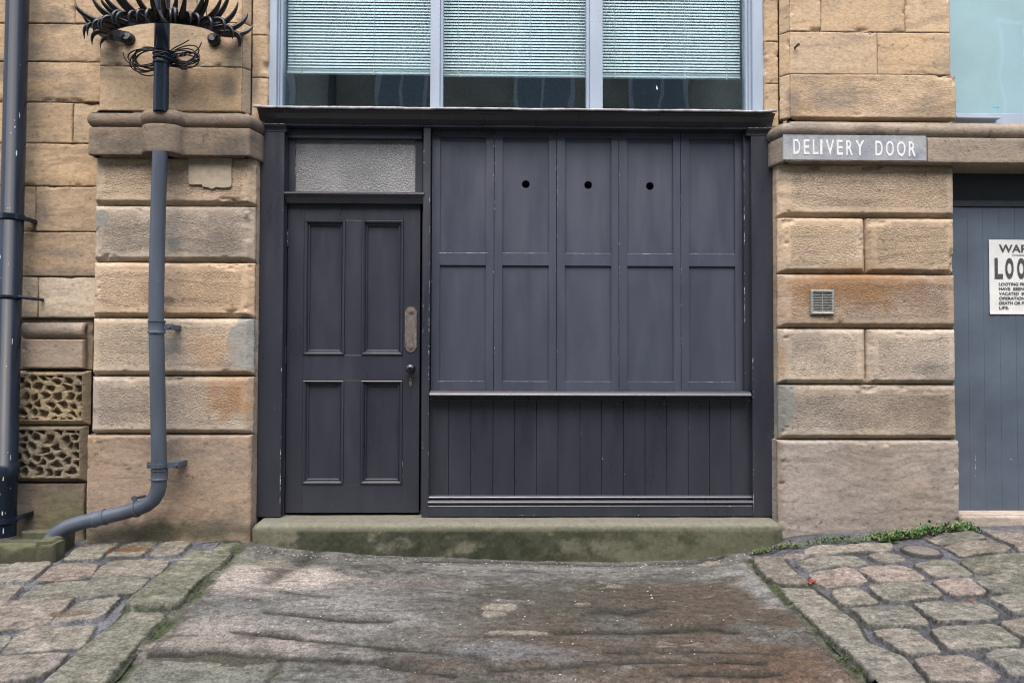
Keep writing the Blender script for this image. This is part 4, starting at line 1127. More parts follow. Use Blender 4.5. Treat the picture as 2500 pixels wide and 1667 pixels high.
for i, p in enumerate(band):
    for (o_, z_) in ((.005, -hb), (.005, hb), (-.005, hb), (-.005, -hb)): vs.append((p[0]+nb[i, 0]*o_, p[1]+nb[i, 1]*o_, zg+z_))
fs = [(i*4+k, i*4+(k+1) % 4, (i+1)*4+(k+1) % 4, (i+1)*4+k) for i in range(len(band)-1) for k in range(4)]
mb.add(vs, fs, 0, False)
mb.build('band', M_IRON, SG, .001)
for (px, sgn) in ((309, -1), (519, 1)):
    mb = MB(); x = W(px, 95, 0)[0]
    mb.tube([(x, YU+.002, zg-.012), (x, YU-.012, zg-.012), (x, YU-.03, zg-.011), (x, YU-.04, zg-.01)], [.040, .040, .034, .020], 12); mb.tube([(x+.02*sgn, YU-.03, zg), (x+.02*sgn, YU-.046, zg)], [.013, .012], 6, smooth=False)
    mb.build('lug', M_IRON, SG, .004)
cum = np.r_[0, np.cumsum(np.linalg.norm(np.diff(band, axis=0), axis=1))]
rg = random.Random(12)
def spike(s_, kind):
    i = min(len(band)-2, int(np.searchsorted(cum, s_))); p = band[i]; n_ = np.array([nb[i, 0], nb[i, 1], 0]); t_g = np.array([tg[i, 0], tg[i, 1], 0])
    side = rg.uniform(-.35, .35)
    ctr = (pp[6]+pp[7])/2; outx = np.sign(p[0]-ctr[0])*min(1, abs(p[0]-ctr[0])/.2)
    o3 = n_+t_g*side*.6+np.array([outx*.75, 0, 0]); o3 /= np.linalg.norm(o3)
    L = rg.uniform(.17, .25) if kind else rg.uniform(.14, .19)
    tall = rg.uniform(.35, .75); pts = []; z0 = zg+rg.uniform(-.008, .018)*(1 if kind else -1)
    for q in np.linspace(0, 1, 11):
        if kind: oo, zz = L*.80*(1-(1-q)**1.6), L*tall*q**1.9
        else: oo, zz = L*.72*math.sin(q*R(105)), L*(.16*math.sin(q*R(120)))-L*.62*q**2.4
        pts.append(np.array([p[0], p[1], z0])+o3*oo+np.array([0, 0, zz]))
    rad = [.017 if q < .12 else .023*(1-q)**.8*(.75+.5*q)+.0012 for q in np.linspace(0, 1, 11)]
    mb = MB(); mb.tube(pts, rad, 7, smooth=True); mb.build('spike', M_IRON, SG)
S0, S1 = cum[9], cum[-13]
N1 = 23
for k in range(N1): spike(S0+(S1-S0)*(k+.5+rg.uniform(-.15, .15))/N1, True)
for k in range(21): spike(S0+(S1-S0)*(k+.5+rg.uniform(-.2, .2))/21, False)

# coil of cable tied to the pipe
mb = MB(); rg = random.Random(6)
cc_ = W(393, 136, YPM-.02)
def loop(dx, dz_, rx, rz, tilt, ph, yoff):
    pts = []
    for q in np.linspace(0, 2*math.pi, 40):
        x = rx*math.cos(q); z = rz*math.sin(q)
        pts.append((cc_[0]+dx+x*math.cos(tilt)-z*math.sin(tilt), YPM+.035+yoff+.02*math.sin(q+ph), cc_[2]+dz_+x*math.sin(tilt)+z*math.cos(tilt)))
    return pts
for k in range(8):
    mb.tube(loop(-.112+rg.uniform(-.012, .012), .0+rg.uniform(-.02, .012), rg.uniform(.078, .104), rg.uniform(.045, .085), rg.uniform(-.25, .28), rg.uniform(0, 6), rg.uniform(-.01, .02)), .0040, 8, cap=False)
for k in range(7):
    mb.tube(loop(.105+rg.uniform(-.012, .012), .012+rg.uniform(-.012, .02), rg.uniform(.07, .105), rg.uniform(.022, .05), rg.uniform(-.1, .6), rg.uniform(0, 6), rg.uniform(-.01, .02)), .0040, 8, cap=False)
for pts in ([(492, 104), (485, 118), (470, 130), (440, 138), (420, 132)], [(503, -40), (503, 0), (504, 38)], [(462, 98), (445, 108), (425, 118), (412, 130)], [(300, 128), (308, 148), (330, 160), (360, 158), (384, 150)]):
    mb.tube(spline(np.array([W(a, b, -.06) for a, b in pts]), 8), .0036, 8)
mb.tube([(cc_[0]-.03, YPM-.047, cc_[2]-.01), (cc_[0], YPM-.052, cc_[2]-.005), (cc_[0]+.03, YPM-.047, cc_[2]+.005)], .005, 8)
for q_ in (-.014, .012): mb.tube([(cc_[0]+.052*math.cos(a), YPM+.052*math.sin(a), cc_[2]+q_) for a in np.linspace(0, 2*math.pi, 25)], .004, 8, cap=False)
cab = mb.build('cable_coil', M_CABLE)
tag(cab, 'coil of thin black cable tied to the pipe under the spikes', 'cable')

# ================================================================== SMALL THINGS ON THE WALL
def text_mesh(body, x0, x1, z0, z1, y, mat, name, parent, off=0.0, space=1.0):
    cu = bpy.data.curves.new('t', 'FONT'); cu.body = body; cu.size = 1.0; cu.offset = off; cu.extrude = .004; cu.space_character = space; cu.resolution_u = 6
    ob = bpy.data.objects.new('t', cu); COL.objects.link(ob)
    dg = bpy.context.evaluated_depsgraph_get(); me = bpy.data.meshes.new_from_object(ob.evaluated_get(dg))
    bpy.data.objects.remove(ob, do_unlink=True)
    v = np.zeros(len(me.vertices)*3, np.float32); me.vertices.foreach_get('co', v); v = v.reshape(-1, 3)
    a, b = v.min(0), v.max(0)
    X = x0+(v[:, 0]-a[0])/(b[0]-a[0])*(x1-x0); Z = z0+(v[:, 1]-a[1])/(b[1]-a[1])*(z1-z0)
    Y = y-(v[:, 2]-a[2])/max(b[2]-a[2], 1e-6)*.0012
    me.vertices.foreach_set('co', np.stack([X, Y, Z], 1).astype(np.float32).ravel()); me.update()
    me.name = name; me.materials.clear(); me.materials.append(mat)
    for p_ in me.polygons: p_.use_smooth = False
    return link(name, me, parent)
SG2 = empty('painted_sign', tuple(W(2085, 394, YC)), 'white DELIVERY DOOR lettering on a slate grey painted stone slab', 'sign')
ys = YC-.0035
mb = MB(); xa, xb = WX(1912.5, ys, 360), WX(2261.5, ys, 360); z0, z1 = WZ(391.5, ys, 2087), WZ(330.5, ys, 2087)
mb.box(xa, xb, ys, YC+.01, z0, z1); mb.build('painted_slab', M_SLATE, SG2, .002)
za, zb = WZ(379.5, ys, 2087), WZ(343, ys, 2087)
tilt = -.012
def letters(word, spans):
    for ch_, (a, b) in zip(word, spans):
        xa, xb = WX(1840+a/3.564, ys, 360), WX(1840+b/3.564, ys, 360)
        dz_ = ((xa+xb)/2-WX(2087, ys, 360))*tilt
        text_mesh(ch_, xa, xb, za+dz_, zb+dz_, ys-.0005, M_WHITE, 'letter', SG2, off=.014)
letters('DELIVERY', [(345, 405), (434, 484), (513, 562), (578, 598), (626, 700), (722, 775), (804, 862), (884, 962)])
letters('DOOR', [(1058, 1122), (1150, 1218), (1246, 1320), (1348, 1410)])

# vent grille
vy = -.006
xa, xb, z0, z1 = WX(1977.5, vy, 738), WX(2036, vy, 738), WZ(768, vy, 2007), WZ(707.5, vy, 2007)
VG = empty('vent_grille', ((xa+xb)/2, 0, z0), 'small square galvanised vent grille in the orange brown stone', 'vent')
mb = MB(); fw = .017
vs = []
for d, dy in ((0, .0), (.003, -.012), (.008, -.014), (fw, -.010), (fw+.001, .0)): vs += [(xa+d, vy+dy, z0+d), (xb-d, vy+dy, z0+d), (xb-d, vy+dy, z1-d), (xa+d, vy+dy, z1-d)]
mb.add(vs, [(r_*4+k, r_*4+(k+1) % 4, (r_+1)*4+(k+1) % 4, (r_+1)*4+k) for r_ in range(4) for k in range(4)])
mb.box((xa+xb)/2-.0025, (xa+xb)/2+.0025, vy-.009, vy+.002, z0+fw, z1-fw)
mb.build('frame', M_GALV, VG)
mb = MB(); nl = 12
for k in range(nl):
    z = z0+fw+(z1-z0-2*fw)*(k+.5)/nl
    mb.add([(xa+fw, vy-.008, z-.0035), (xb-fw, vy-.008, z-.0035), (xb-fw, vy+.002, z+.003), (xa+fw, vy+.002, z+.003), (xa+fw, vy-.008, z-.0015), (xb-fw, vy-.008, z-.0015), (xb-fw, vy+.002, z+.005), (xa+fw, vy+.002, z+.005)],
           [(0, 1, 5, 4), (4, 5, 6, 7), (0, 3, 2, 1)])
mb.build('louvres', M_GALV, VG)
mb = MB(); mb.box(xa+.006, xb-.006, vy+.003, vy+.008, z0+.006, z1-.006); mb.build('dark_back', M_DARK, VG)

# blank plaster tablet on left pier
mb = MB(); yt = -.011
pts = [(459, 380), (564, 380), (565, 452), (562, 457), (545, 459), (527, 457), (517, 462), (508, 458), (494, 456), (493, 451), (464, 451), (460, 447)]
vs = [W(a, b, yt) for a, b in pts]; n = len(vs)
mb.add(vs+[v+np.array([0, .03, 0]) for v in vs], [tuple(reversed(range(n)))]+[(i, (i+1) % n, n+(i+1) % n, n+i) for i in range(n)])
M_TAB = plain('pale_render', (0.37, 0.315, 0.235), 0.9, var=.16, scale=24, bmp=.5)
tb_ = mb.build('wall_tablet', M_TAB, None, .002)
tag(tb_, 'blank pale plaster tablet with ragged lower edge under the left cornice', 'tablet')
# bolt stub in upper right pier
mb = MB(); p = W(1941, 117, YU); mb.tube([p+(-.004, .01, -.003), p+(.004, -.035, .002)], [.006, .007], 10); mb.tube([p+(.004, -.033, .002), p+(.006, -.042, .003)], [.010, .009], 10)
bo = mb.build('bolt_stub', M_IRON); tag(bo, 'small black bolt stub sticking out of the pale stone above the sign', 'bolt')

# poster
yp = YD-.004
xa, xb = WX(2415, yp, 675), WX(2625, yp, 675); z0, z1 = WZ(767, yp, 2460), WZ(585.5, yp, 2460)
PO = empty('poster', (xa, yp, z0), 'white printed warning poster pasted on the slate blue plank door', 'poster')
nx, nz = 30, 26; X, Z = np.meshgrid(np.linspace(xa, xb, nx), np.linspace(z0, z1, nz), indexing='ij')
Y = yp-.0012-.0012*np.abs(fbm(X*14, Z*14, o=2, s=3))-.004*sst(z0+.02, z0, Z)*(.5+.5*vn(X*20, Z*0, s=2))
g = GM(); g.grid(np.stack([X, Y, Z], -1), np.ones(X.shape+(3,))*.7, np.zeros(X.shape)); g.build('sheet', M_PAPER, PO)
def pz(v): return WZ(400+v/3.564, yp, 2460)
def pxx(v): return WX(1840+v/3.564, yp, 660)
yk = yp-.0036
text_mesh('WARNING', pxx(2135), pxx(2135+520), pz(772), pz(703), yk, M_INK, 'heading', PO, .012)
for ch_, (a, b) in zip('LOOTING', [(2094, 2165), (2187, 2258), (2290, 2361), (2382, 2446), (2468, 2492), (2516, 2586), (2608, 2680)]):
    text_mesh(ch_, pxx(a), pxx(b), pz(1000), pz(820), yk, M_INK, 'title_letter', PO, .045)
mb = MB(); mb.box(pxx(2247), xb-(pxx(2247)-xa), yk-.0006, yk+.0005, pz(797), pz(793)); mb.build('rule', M_INK, PO)
for body, zc1, wd in (('LOOTING FROM PREMISES WHICH', 1047, 1.0), ('HAVE  BEEN  DAMAGED  BY  OR', 1087, 1.0), ('VACATED  BY  REASON  OF  WAR', 1129, 1.0), ('OPERATIONS IS PUNISHABLE BY', 1170, 1.0), ('DEATH OR PENAL SERVITUDE FOR', 1211, 1.0), ('LIFE.', 1252, None)):
    xl_ = pxx(2130); wid = (xb-xa)-2*(xl_-xa)
    text_mesh(body, xl_, xl_+wid if wd else xl_+.068*1.0*(pxx(2215)-pxx(2132))/.068/1.0, pz(zc1+13), pz(zc1-13), yk, M_INK, 'text_line', PO, .012)

# ================================================================== GROUND
def zl(pts, ox): return [G(ox+a/3.564, 1227+b/3.564) for a, b in pts]
LSETT = [[(540, 520), (700, 395), (1040, 362), (905, 440), (870, 485)], [(910, 485), (1040, 395), (1180, 340), (1370, 335), (1270, 420), (1215, 470)], [(1285, 462), (1430, 350), (1672, 345), (1555, 462)],
         [(-260, 640), (-150, 545), (95, 535), (0, 612), (-100, 650)], [(-200, 720), (0, 640), (110, 540), (460, 515), (340, 610), (240, 692), (0, 706)], [(305, 697), (450, 570), (560, 535), (858, 525), (790, 637), (640, 668), (450, 690)], [(785, 657), (940, 525), (1060, 505), (1485, 500), (1380, 622), (1100, 642)],
         [(-300, 900), (-160, 760), (190, 735), (130, 810), (60, 882), (0, 892)], [(135, 892), (320, 740), (480, 700), (780, 683), (740, 742), (650, 832), (350, 872)], [(678, 832), (800, 670), (1000, 650), (1305, 655), (1220, 762), (1150, 807), (900, 822)],
         [(-320, 1150), (-150, 930), (0, 905), (200, 882), (650, 842), (560, 922), (400, 1052), (200, 1092), (0, 1117)], [(465, 1047), (560, 950), (720, 850), (1045, 822), (1000, 882), (870, 1012), (700, 1027)],
         [(-400, 1340), (-250, 1190), (110, 1160), (0, 1295), (-100, 1330)], [(15, 1312), (140, 1170), (320, 1080), (835, 1068), (790, 1122), (720, 1244), (500, 1274), (200, 1304)],
         [(-420, 1640), (-220, 1400), (0, 1362), (300, 1330), (595, 1316), (500, 1422), (330, 1544), (100, 1572), (-100, 1620)]]
LKERB = [[(1728, 345), (2095, 322), (1900, 540), (1700, 710), (1530, 932), (1130, 942), (1098, 912), (1290, 730), (1390, 640), (1560, 500)],
         [(1108, 952), (1447, 950), (1240, 1180), (1060, 1400), (930, 1568), (640, 1950), (60, 1950), (430, 1568), (620, 1390), (850, 1170), (1010, 1050)]]
RSETT = [[(440, 445), (520, 400), (1190, 355), (1205, 400), (1160, 422), (620, 470), (460, 487)], [(1510, 317), (1590, 290), (1880, 260), (2012, 310), (1990, 327), (1620, 362)], [(1660, 382), (1750, 350), (2050, 330), (2222, 400), (2200, 422), (2130, 437), (1810, 467)],
         [(1985, 245), (2250, 255), (2520, 300), (2520, 470), (2340, 430), (2230, 360), (2090, 300)], [(375, 542), (480, 500), (890, 465), (1002, 530), (940, 547), (480, 597)], [(1000, 472), (1120, 430), (1210, 440), (1332, 495), (1160, 527), (1080, 517)],
         [(478, 642), (560, 610), (860, 588), (992, 690), (940, 712), (640, 737), (560, 702)], [(918, 602), (960, 570), (1250, 538), (1330, 550), (1492, 650), (1430, 667), (1110, 692), (1040, 672)], [(1400, 542), (1480, 520), (1680, 485), (1750, 505), (1902, 620), (1860, 637), (1630, 657), (1550, 647)],
         [(1808, 520), (1860, 490), (2352, 440), (2650, 420), (2750, 570), (2352, 598), (1950, 612)], [(688, 782), (760, 755), (920, 738), (1082, 850), (1060, 872), (800, 892), (750, 862)], [(998, 732), (1080, 715), (1450, 688), (1600, 770), (1632, 820), (1600, 842), (1200, 872), (1110, 842)],
         [(1558, 702), (1640, 680), (1870, 668), (2012, 790), (1990, 812), (1740, 822)], [(1908, 672), (2000, 645), (2352, 608), (2600, 595), (2720, 750), (2352, 778), (2090, 787)], [(848, 932), (940, 910), (1340, 888), (1532, 1060), (1420, 1077), (1010, 1087), (900, 972)],
         [(1398, 882), (1500, 860), (1990, 853), (2122, 950), (2112, 1012), (1620, 1052), (1540, 1002)], [(2045, 832), (2200, 800), (2500, 775), (2640, 920), (2500, 970), (2270, 972), (2180, 902)], [(1048, 1122), (1150, 1100), (1400, 1098), (1612, 1290), (1570, 1312), (1310, 1327)],
         [(1548, 1112), (1650, 1080), (2110, 1058), (2312, 1200), (2300, 1247), (1740, 1292), (1650, 1242)], [(2140, 1050), (2300, 1025), (2560, 1010), (2700, 1170), (2500, 1200), (2352, 1192)], [(1398, 1392), (1500, 1355), (1850, 1328), (2142, 1500), (2110, 1532), (2010, 1570), (1560, 1572), (1480, 1472)],
         [(2008, 1332), (2100, 1300), (2560, 1270), (2760, 1500), (2240, 1514), (2190, 1442)], [(255, 472), (300, 450), (430, 460), (442, 487), (262, 492)]]
RKERB = [[(-5, 478), (232, 475), (270, 520), (360, 620), (472, 690), (450, 710), (270, 720), (190, 702), (90, 620)],
         [(238, 737), (512, 730), (560, 790), (660, 850), (740, 930), (880, 1040), (950, 1190), (1000, 1240), (1290, 1360), (1400, 1480), (1460, 1568), (1700, 1950), (1330, 1950), (1040, 1568), (900, 1400), (720, 1230), (560, 1090), (400, 930), (270, 790)]]
ls = [zl(p, 0) for p in LSETT]; lk = [zl(p, 0) for p in LKERB]; rs = [zl(p, 1840) for p in RSETT]; rk = [zl(p, 1840) for p in RKERB]
def extra(existing, xr_, yr_, seed, stop):
    rg = random.Random(seed); out = []; y = yr_[0]; r_i = 0
    while y < yr_[1]:
        h = rg.uniform(.2, .25); x = xr_[0]+rg.uniform(-.2, 0)
        while x < xr_[1]:
            wd = rg.uniform(.27, .42)
            q = np.array([(x+.012, y+.012+.06*(x-xr_[0])*0), (x+wd-.012, y+.012), (x+wd-.012, y+h-.012), (x+.012, y+h-.012)])
            q = q+np.array([[rg.uniform(-.012, .012), rg.uniform(-.012, .012)] for _ in range(4)])
            dens = np.array([q[i]*(1-t)+q[(i+1) % 4]*t for i in range(4) for t in np.linspace(0, 1, 6)]+[q.mean(0)])
            ok = all(sdf(dens, e).max() < .004 for e in existing) and not stop(dens)
            if ok:
                px, py = proj(np.c_[dens, gz(dens[:, 0], dens[:, 1])])
                if ((px > 0) & (px < 2500) & (py < 1667) & (py > 0)).any(): ok = False
            if ok: out.append(q)
            x += wd
        y += h
    return out
YN = -2.35
kl = np.array(lk[0]+lk[1]); kr = np.array(rk[0]+rk[1])
lstop = lambda d: (d[:, 0] > np.interp(d[:, 1], [-2.6, -1.6, -.1], [lk[1][6][0], lk[1][7][0], -1.8])-.02).any()
rstop = lambda d: (d[:, 0] < np.interp(d[:, 1], [-2.6, -1.6, -.1], [rk[1][11][0], rk[1][10][0], 2.0])+.02).any()
ls_all = ls+extra(ls+lk, (-4.4, -1.2), (YN, -.35), 3, lstop)
rs_all = rs+extra(rs+rk, (1.0, 4.6), (YN, -.06), 5, rstop)
SETC = [np.array([.165, .15, .125]), np.array([.165, .142, .12]), np.array([.145, .138, .115]), np.array([.165, .155, .13]), np.array([.148, .142, .12])]
PKS = np.array([.20, .165, .14])
def heightfield(name, polys, x0, x1, y0, y1, step, seed, mortar, tints, label=None, lift=0.0, drop=False, edge=.010, moss=.35, rough=1.0, extra_fn=None, clip=None):
    nx, ny = int((x1-x0)/step)+1, int((y1-y0)/step)+1
    X, Y = np.meshgrid(np.linspace(x0, x1, nx), np.linspace(y0, y1, ny), indexing='ij')
    P = np.stack([X.ravel(), Y.ravel()], 1)
    S = np.full(len(P), -1.); idm = np.full(len(P), -1)
    for k, pl in enumerate(polys):
        pl = chaikin(pl, 1); a, b = pl.min(0)-.05, pl.max(0)+.05
        sel = np.where((P[:, 0] > a[0]) & (P[:, 0] < b[0]) & (P[:, 1] > a[1]) & (P[:, 1] < b[1]))[0]
        if len(sel) == 0: continue
        d = sdf(P[sel], pl); up = d > S[sel]
        S[sel[up]] = d[up]; idm[sel[up]] = k
    x, y = P[:, 0], P[:, 1]
    S = S+.008*fbm(x*14, y*14, o=6, s=seed, g=.65)+.0065
    t = np.clip((S+.004)/edge, 0, 1)
    rg = np.random.RandomState(seed); nk = len(polys)+1
    tiltx, tilty, hz = rg.uniform(-.05, .05, nk), rg.uniform(-.055, .03, nk), rg.uniform(-.004, .007, nk)
    cen = np.array([np.mean(p_, 0) for p_ in polys]+[(0, 0)])
    loc = tiltx[idm]*(x-cen[idm, 0])+tilty[idm]*(y-cen[idm, 1])+hz[idm]
    riv = .007*fbm(x*6, y*14, o=6, s=seed+2, g=.68)+.004*fbm(x*5, y*5, o=3, s=seed+6)+.0028*fbm(x*36, y*50, o=4, s=seed+8, g=.65)
    up = (1-(1-t)**4)
    h = np.where(S > -.004, -.012+(.019+loc+riv*rough*1.25)*up, -.012)+.003*fbm(x*18, y*18, o=5, s=seed+3, g=.6)
    Z = gz(x, y)+h+lift
    tc = np.array(tints+[np.array([.2, .2, .2])])[idm]
    c = tc*(1+.22*fbm(x*5, y*12, o=5, s=seed+4)+.85*fbm(x*22, y*24, o=6, s=seed+5, g=.8))[:, None]
    gr = sst(-.1, .5, fbm(x*3.3, y*3.3, o=6, s=seed+7, g=.65))*moss
    c = mixc(c, np.array([.095, .105, .065]), gr)
    c = mixc(c, np.array([.27, .245, .205]), sst(.08, .35, fbm(x*10, y*24, o=6, s=seed+15, g=.7))*.65)
    dk = sst(.2, .6, fbm(x*6+4, y*15, o=5, s=seed+17, g=.6))*.4; c = mixc(c, np.array([.09, .08, .06]), dk)
    mor = mortar*(1+.30*fbm(x*10, y*10, o=4, s=seed+9)+.6*fbm(x*40, y*40, o=4, s=seed+10, g=.8))[:, None]
    mor = mixc(mor, np.array([.04, .042, .043]), sst(-.05, .4, fbm(x*2.2, y*2.2, o=3, s=seed+12))*.55)
    fringe = np.exp(-((S+.001)/.0055)**2)
    mm = sst(.0025, -.0025, S)
    c = mixc(c, np.zeros(3)+1, mm*0); c = c*(1-mm[:, None])+mor*mm[:, None]
    c = mixc(c, np.array([.022, .025, .016]), fringe*(.45+1.1*fbm(x*6, y*6, o=4, s=seed+13)).clip(0, .95))
    if extra_fn: c, Z = extra_fn(x, y, S, c, Z)
    g = GM(); mk = None
    if drop:
        I = (S > -.016).reshape(nx, ny); mk = I[:-1, :-1] | I[1:, :-1] | I[1:, 1:] | I[:-1, 1:]
    if clip is not None:
        I = clip(x, y).reshape(nx, ny); mk = I[:-1, :-1] & I[1:, 1:]
    g.grid(np.stack([X, Y, Z.reshape(nx, ny)], -1), c.reshape(nx, ny, 3), np.zeros((nx, ny)), mask=mk)
    o = g.build(name, M_SETT)
    tag(o, kind='structure')
    if label: o['label'] = label
    return o
MORC = np.array([.130, .133, .148])
rgt = random.Random(7)
def tints(n, pk): return [(PKS if i in pk else rgt.choice(SETC)) * rgt.uniform(.98, 1.28) for i in range(n)]
def rustspots(x, y, S, c, Z):
    for (a, b, rx, ry, cc) in ((1130, 410, .14, .05, np.array([.13, .07, .03])), (630, 965, .11, .045, np.array([.12, .085, .055]))):
        p = G(a/3.564, 1227+b/3.564); d = np.sqrt(((x-p[0])/rx)**2+((y-p[1])/ry)**2)+.2*fbm(x*20, y*20, o=3, s=5)
        f = sst(1.1, .8, d); c = mixc(c, cc, f*.9); Z = Z-.010*sst(1.1, .4, d)
    return c, Z
def midline(pts, ox):
    q = zl(pts, ox); q = sorted(q, key=lambda t: t[1])
    return np.array([t[1] for t in q]), np.array([t[0] for t in q])
KLY, KLX = midline([(1910, 330), (1330, 938), (1270, 952), (680, 1568), (350, 1950)], 0)
KRY, KRX = midline([(110, 476), (330, 715), (400, 735), (650, 930), (900, 1240), (1250, 1568), (1500, 1950)], 1840)
heightfield('pavement', ls_all, -3.95, -1.35, YN, .12, .0052, 21, MORC, tints(len(ls_all), (5,)), 'uneven stone setts sloping up beside the blue grey drainpipe', moss=.5, extra_fn=rustspots, clip=lambda x, y: x < np.interp(y, KLY, KLX))
heightfield('pavement', rs_all, 1.25, 4.15, YN, .20, .0052, 31, MORC*.8, tints(len(rs_all), (6, 7, 12)), 'uneven stone setts in front of the rusticated pier under the sign', moss=.4, clip=lambda x, y: x > np.where(y > KRY[-1], -9, np.interp(y, KRY, KRX)))
heightfield('kerb', lk, min(p[0] for p in lk[1])-.1, lk[0][1][0]+.15, YN, .1, .0055, 41, np.array([.05, .056, .036]), [np.array([.135, .138, .105]), np.array([.15, .15, .115])], 'green tinged flat kerb stones edging the ramp on the drainpipe side', lift=.004, drop=True, edge=.02, moss=.6, rough=.8)
heightfield('kerb', rk, rk[0][0][0]-.1, rk[1][11][0]+.2, YN, .1, .0055, 51, np.array([.05, .054, .038]), [np.array([.165, .148, .13]), np.array([.19, .178, .15])], 'long pale kerb stones edging the ramp on the sign side', lift=.006, drop=True, edge=.02, moss=.25, rough=.7)

# worn stone ramp
def rampmesh():
    step = .0062; x0, x1, y0, y1 = lk[1][6][0]-.15, rk[1][11][0]+.2, YN, -.02
    nx, ny = int((x1-x0)/step), int((y1-y0)/step)
    X, Y = np.meshgrid(np.linspace(x0, x1, nx), np.linspace(y0, y1, ny), indexing='ij')
    x, y = X.ravel(), Y.ravel(); P = np.stack([x, y], 1)
    def LN(pts, ox=0, oy=0, k=1.0): return [G(ox+a/k, oy+b/k) for a, b in pts]
    k = 3.564
    jl = LN([(2110, 330), (1960, 525), (1850, 645), (1740, 745), (1600, 885), (1500, 995), (1340, 1160), (1200, 1265), (1060, 1440), (950, 1568), (660, 1950)], 0, 1227, k)
    jr = LN([(-40, 500), (0, 560), (150, 705), (300, 860), (420, 980), (580, 1160), (700, 1275), (800, 1400), (930, 1510), (1020, 1568), (1310, 1950)], 1840, 1227, k)
    gro = [(LN([(1320, 1225), (1460, 1140), (1540, 1020), (1560, 960), (1640, 860)], 0, 1227, k), .010, .016, .8),
           (LN([(1200, 1285), (1380, 1290), (1640, 1300), (1780, 1270), (1960, 1270), (2100, 1300), (2352, 1315)], 0, 1227, k), .012, .02, 1.0),
           (LN([(2060, 1110), (2200, 1130), (2352, 1140), (2600, 1160)], 0, 1227, k), .006, .014, .7),
           (LN([(180, 1385), (420, 1420), (700, 1450), (1000, 1480), (1250, 1475)], 600, 1100, k), .008, .016, .8), (LN([(390, 1220), (560, 1250), (720, 1270)], 600, 1100, k), .005, .012, .6),
           (LN([(620, 860), (480, 960), (330, 1040), (200, 1120)], 600, 1100, k), .010, .03, .6), (LN([(1500, 955), (1800, 960), (2352, 970)], 600, 1100, k), .007, .010, .9),
           (LN([(0, 515), (200, 518), (600, 525), (1000, 545), (1400, 530), (1800, 520), (2020, 470)], 1200, 1227, k), .009, .012, .9),
           (LN([(870, 935), (1000, 915), (1200, 950), (1320, 925)], 1200, 1227, k), .008, .022, .9), (LN([(580, 1110), (900, 1100), (1200, 1095), (1700, 1090), (1900, 1085), (2100, 1120)], 1200, 1227, k), .009, .018, .85),
           (LN([(1000, 1295), (1310, 1300)], 1200, 1227, k), .007, .012, .9), (LN([(1480, 1300), (1900, 1290), (2300, 1290), (2500, 1300)], 1200, 1227, k), .009, .012, .95),
           (LN([(0, 1430), (600, 1425), (820, 1400), (1300, 1380), (1700, 1380), (2352, 1390)], 1200, 1227, k), .009, .013, .9), (LN([(1590, 1500), (1880, 1495)], 1200, 1227, k), .009, .014, .9), (LN([(1920, 1495), (2352, 1490), (2500, 1480)], 1200, 1227, k), .010, .014, .95),
           (LN([(640, 1545), (780, 1560), (1000, 1585), (1180, 1605)], 0, 0, 1.0), .006, .012, .7), (LN([(690, 1600), (655, 1650), (640, 1667)], 0, 0, 1.0), .007, .009, .8), (LN([(340, 1590), (690, 1598), (900, 1612), (1250, 1655)], 0, 0, 1.0), .008, .012, .8)]
    lxx = np.interp(y, [q[1] for q in jl][::-1], [q[0] for q in jl][::-1]); rxx = np.interp(y, [q[1] for q in jr][::-1], [q[0] for q in jr][::-1])
    inn = sst(.03, .07, np.minimum(x-lxx, rxx-x)); wob = .012*fbm(x*9, y*14, o=3, s=3)
    h = .012*fbm(x*1.8, y*3.5, o=3, s=61)+.007*fbm(x*5, y*14, o=5, s=62, g=.6)+.0035*fbm(x*34, y*46, o=4, s=63, g=.65)
    terr = fbm(x*1.1, y*7+.9*fbm(x*1.4, y*2, o=2, s=66), o=4, s=64)     # riven bedding steps
    h += .010*(np.floor(terr*4)/4+.25*sst(.55, .95, (terr*4) % 1))
    c0 = np.array([.098, .095, .084])
    c = np.ones((len(P), 3))*c0*(1+.34*fbm(x*2, y*5, o=5, s=65)+.95*fbm(x*18, y*20, o=6, s=68, g=.8))[:, None]
    def blob(px, py, rx, ry, col, st, sd):
        nonlocal c
        q = G(px, py); d = np.sqrt(((x-q[0])/rx)**2+((y-q[1])/ry)**2)+.75*fbm(x*3.5, y*8, o=5, s=sd, g=.6)
        c = mixc(c, col, sst(1.2, .35, d)*st)
    blob(660, 1400, .45, .30, np.array([.30, .262, .225]), .85, 1); blob(560, 1560, .55, .25, np.array([.24, .21, .178]), .8, 2); blob(800, 1480, .6, .3, np.array([.18, .175, .16]), .7, 3)
    blob(1750, 1480, .85, .55, np.array([.068, .052, .037]), .9, 4); blob(1350, 1470, .7, .38, np.array([.062, .055, .043]), .85, 5); blob(1500, 1620, 1.0, .4, np.array([.072, .053, .037]), .8, 6)
    blob(1900, 1650, .5, .3, np.array([.10, .06, .036]), .6, 7); blob(1000, 1420, .3, .12, np.array([.15, .12, .10]), .4, 8); blob(1880, 1430, .18, .35, np.array([.19, .187, .172]), .85, 9)
    blob(1850, 1385, .3, .1, np.array([.18, .175, .155]), .7, 14); blob(1250, 1385, .9, .06, np.array([.17, .165, .152]), .7, 10); blob(470, 1640, .55, .2, np.array([.135, .138, .108]), .85, 11); blob(1300, 1400, .4, .12, np.array([.12, .115, .105]), .5, 12); blob(1250, 1590, .5, .1, np.array([.145, .143, .14]), .6, 13); blob(700, 1375, .5, .06, np.array([.105, .112, .072]), .6, 15)
    c = mixc(c, np.array([.20, .19, .17]), sst(.22, .5, fbm(x*7, y*16, o=6, s=111, g=.7))*.5)
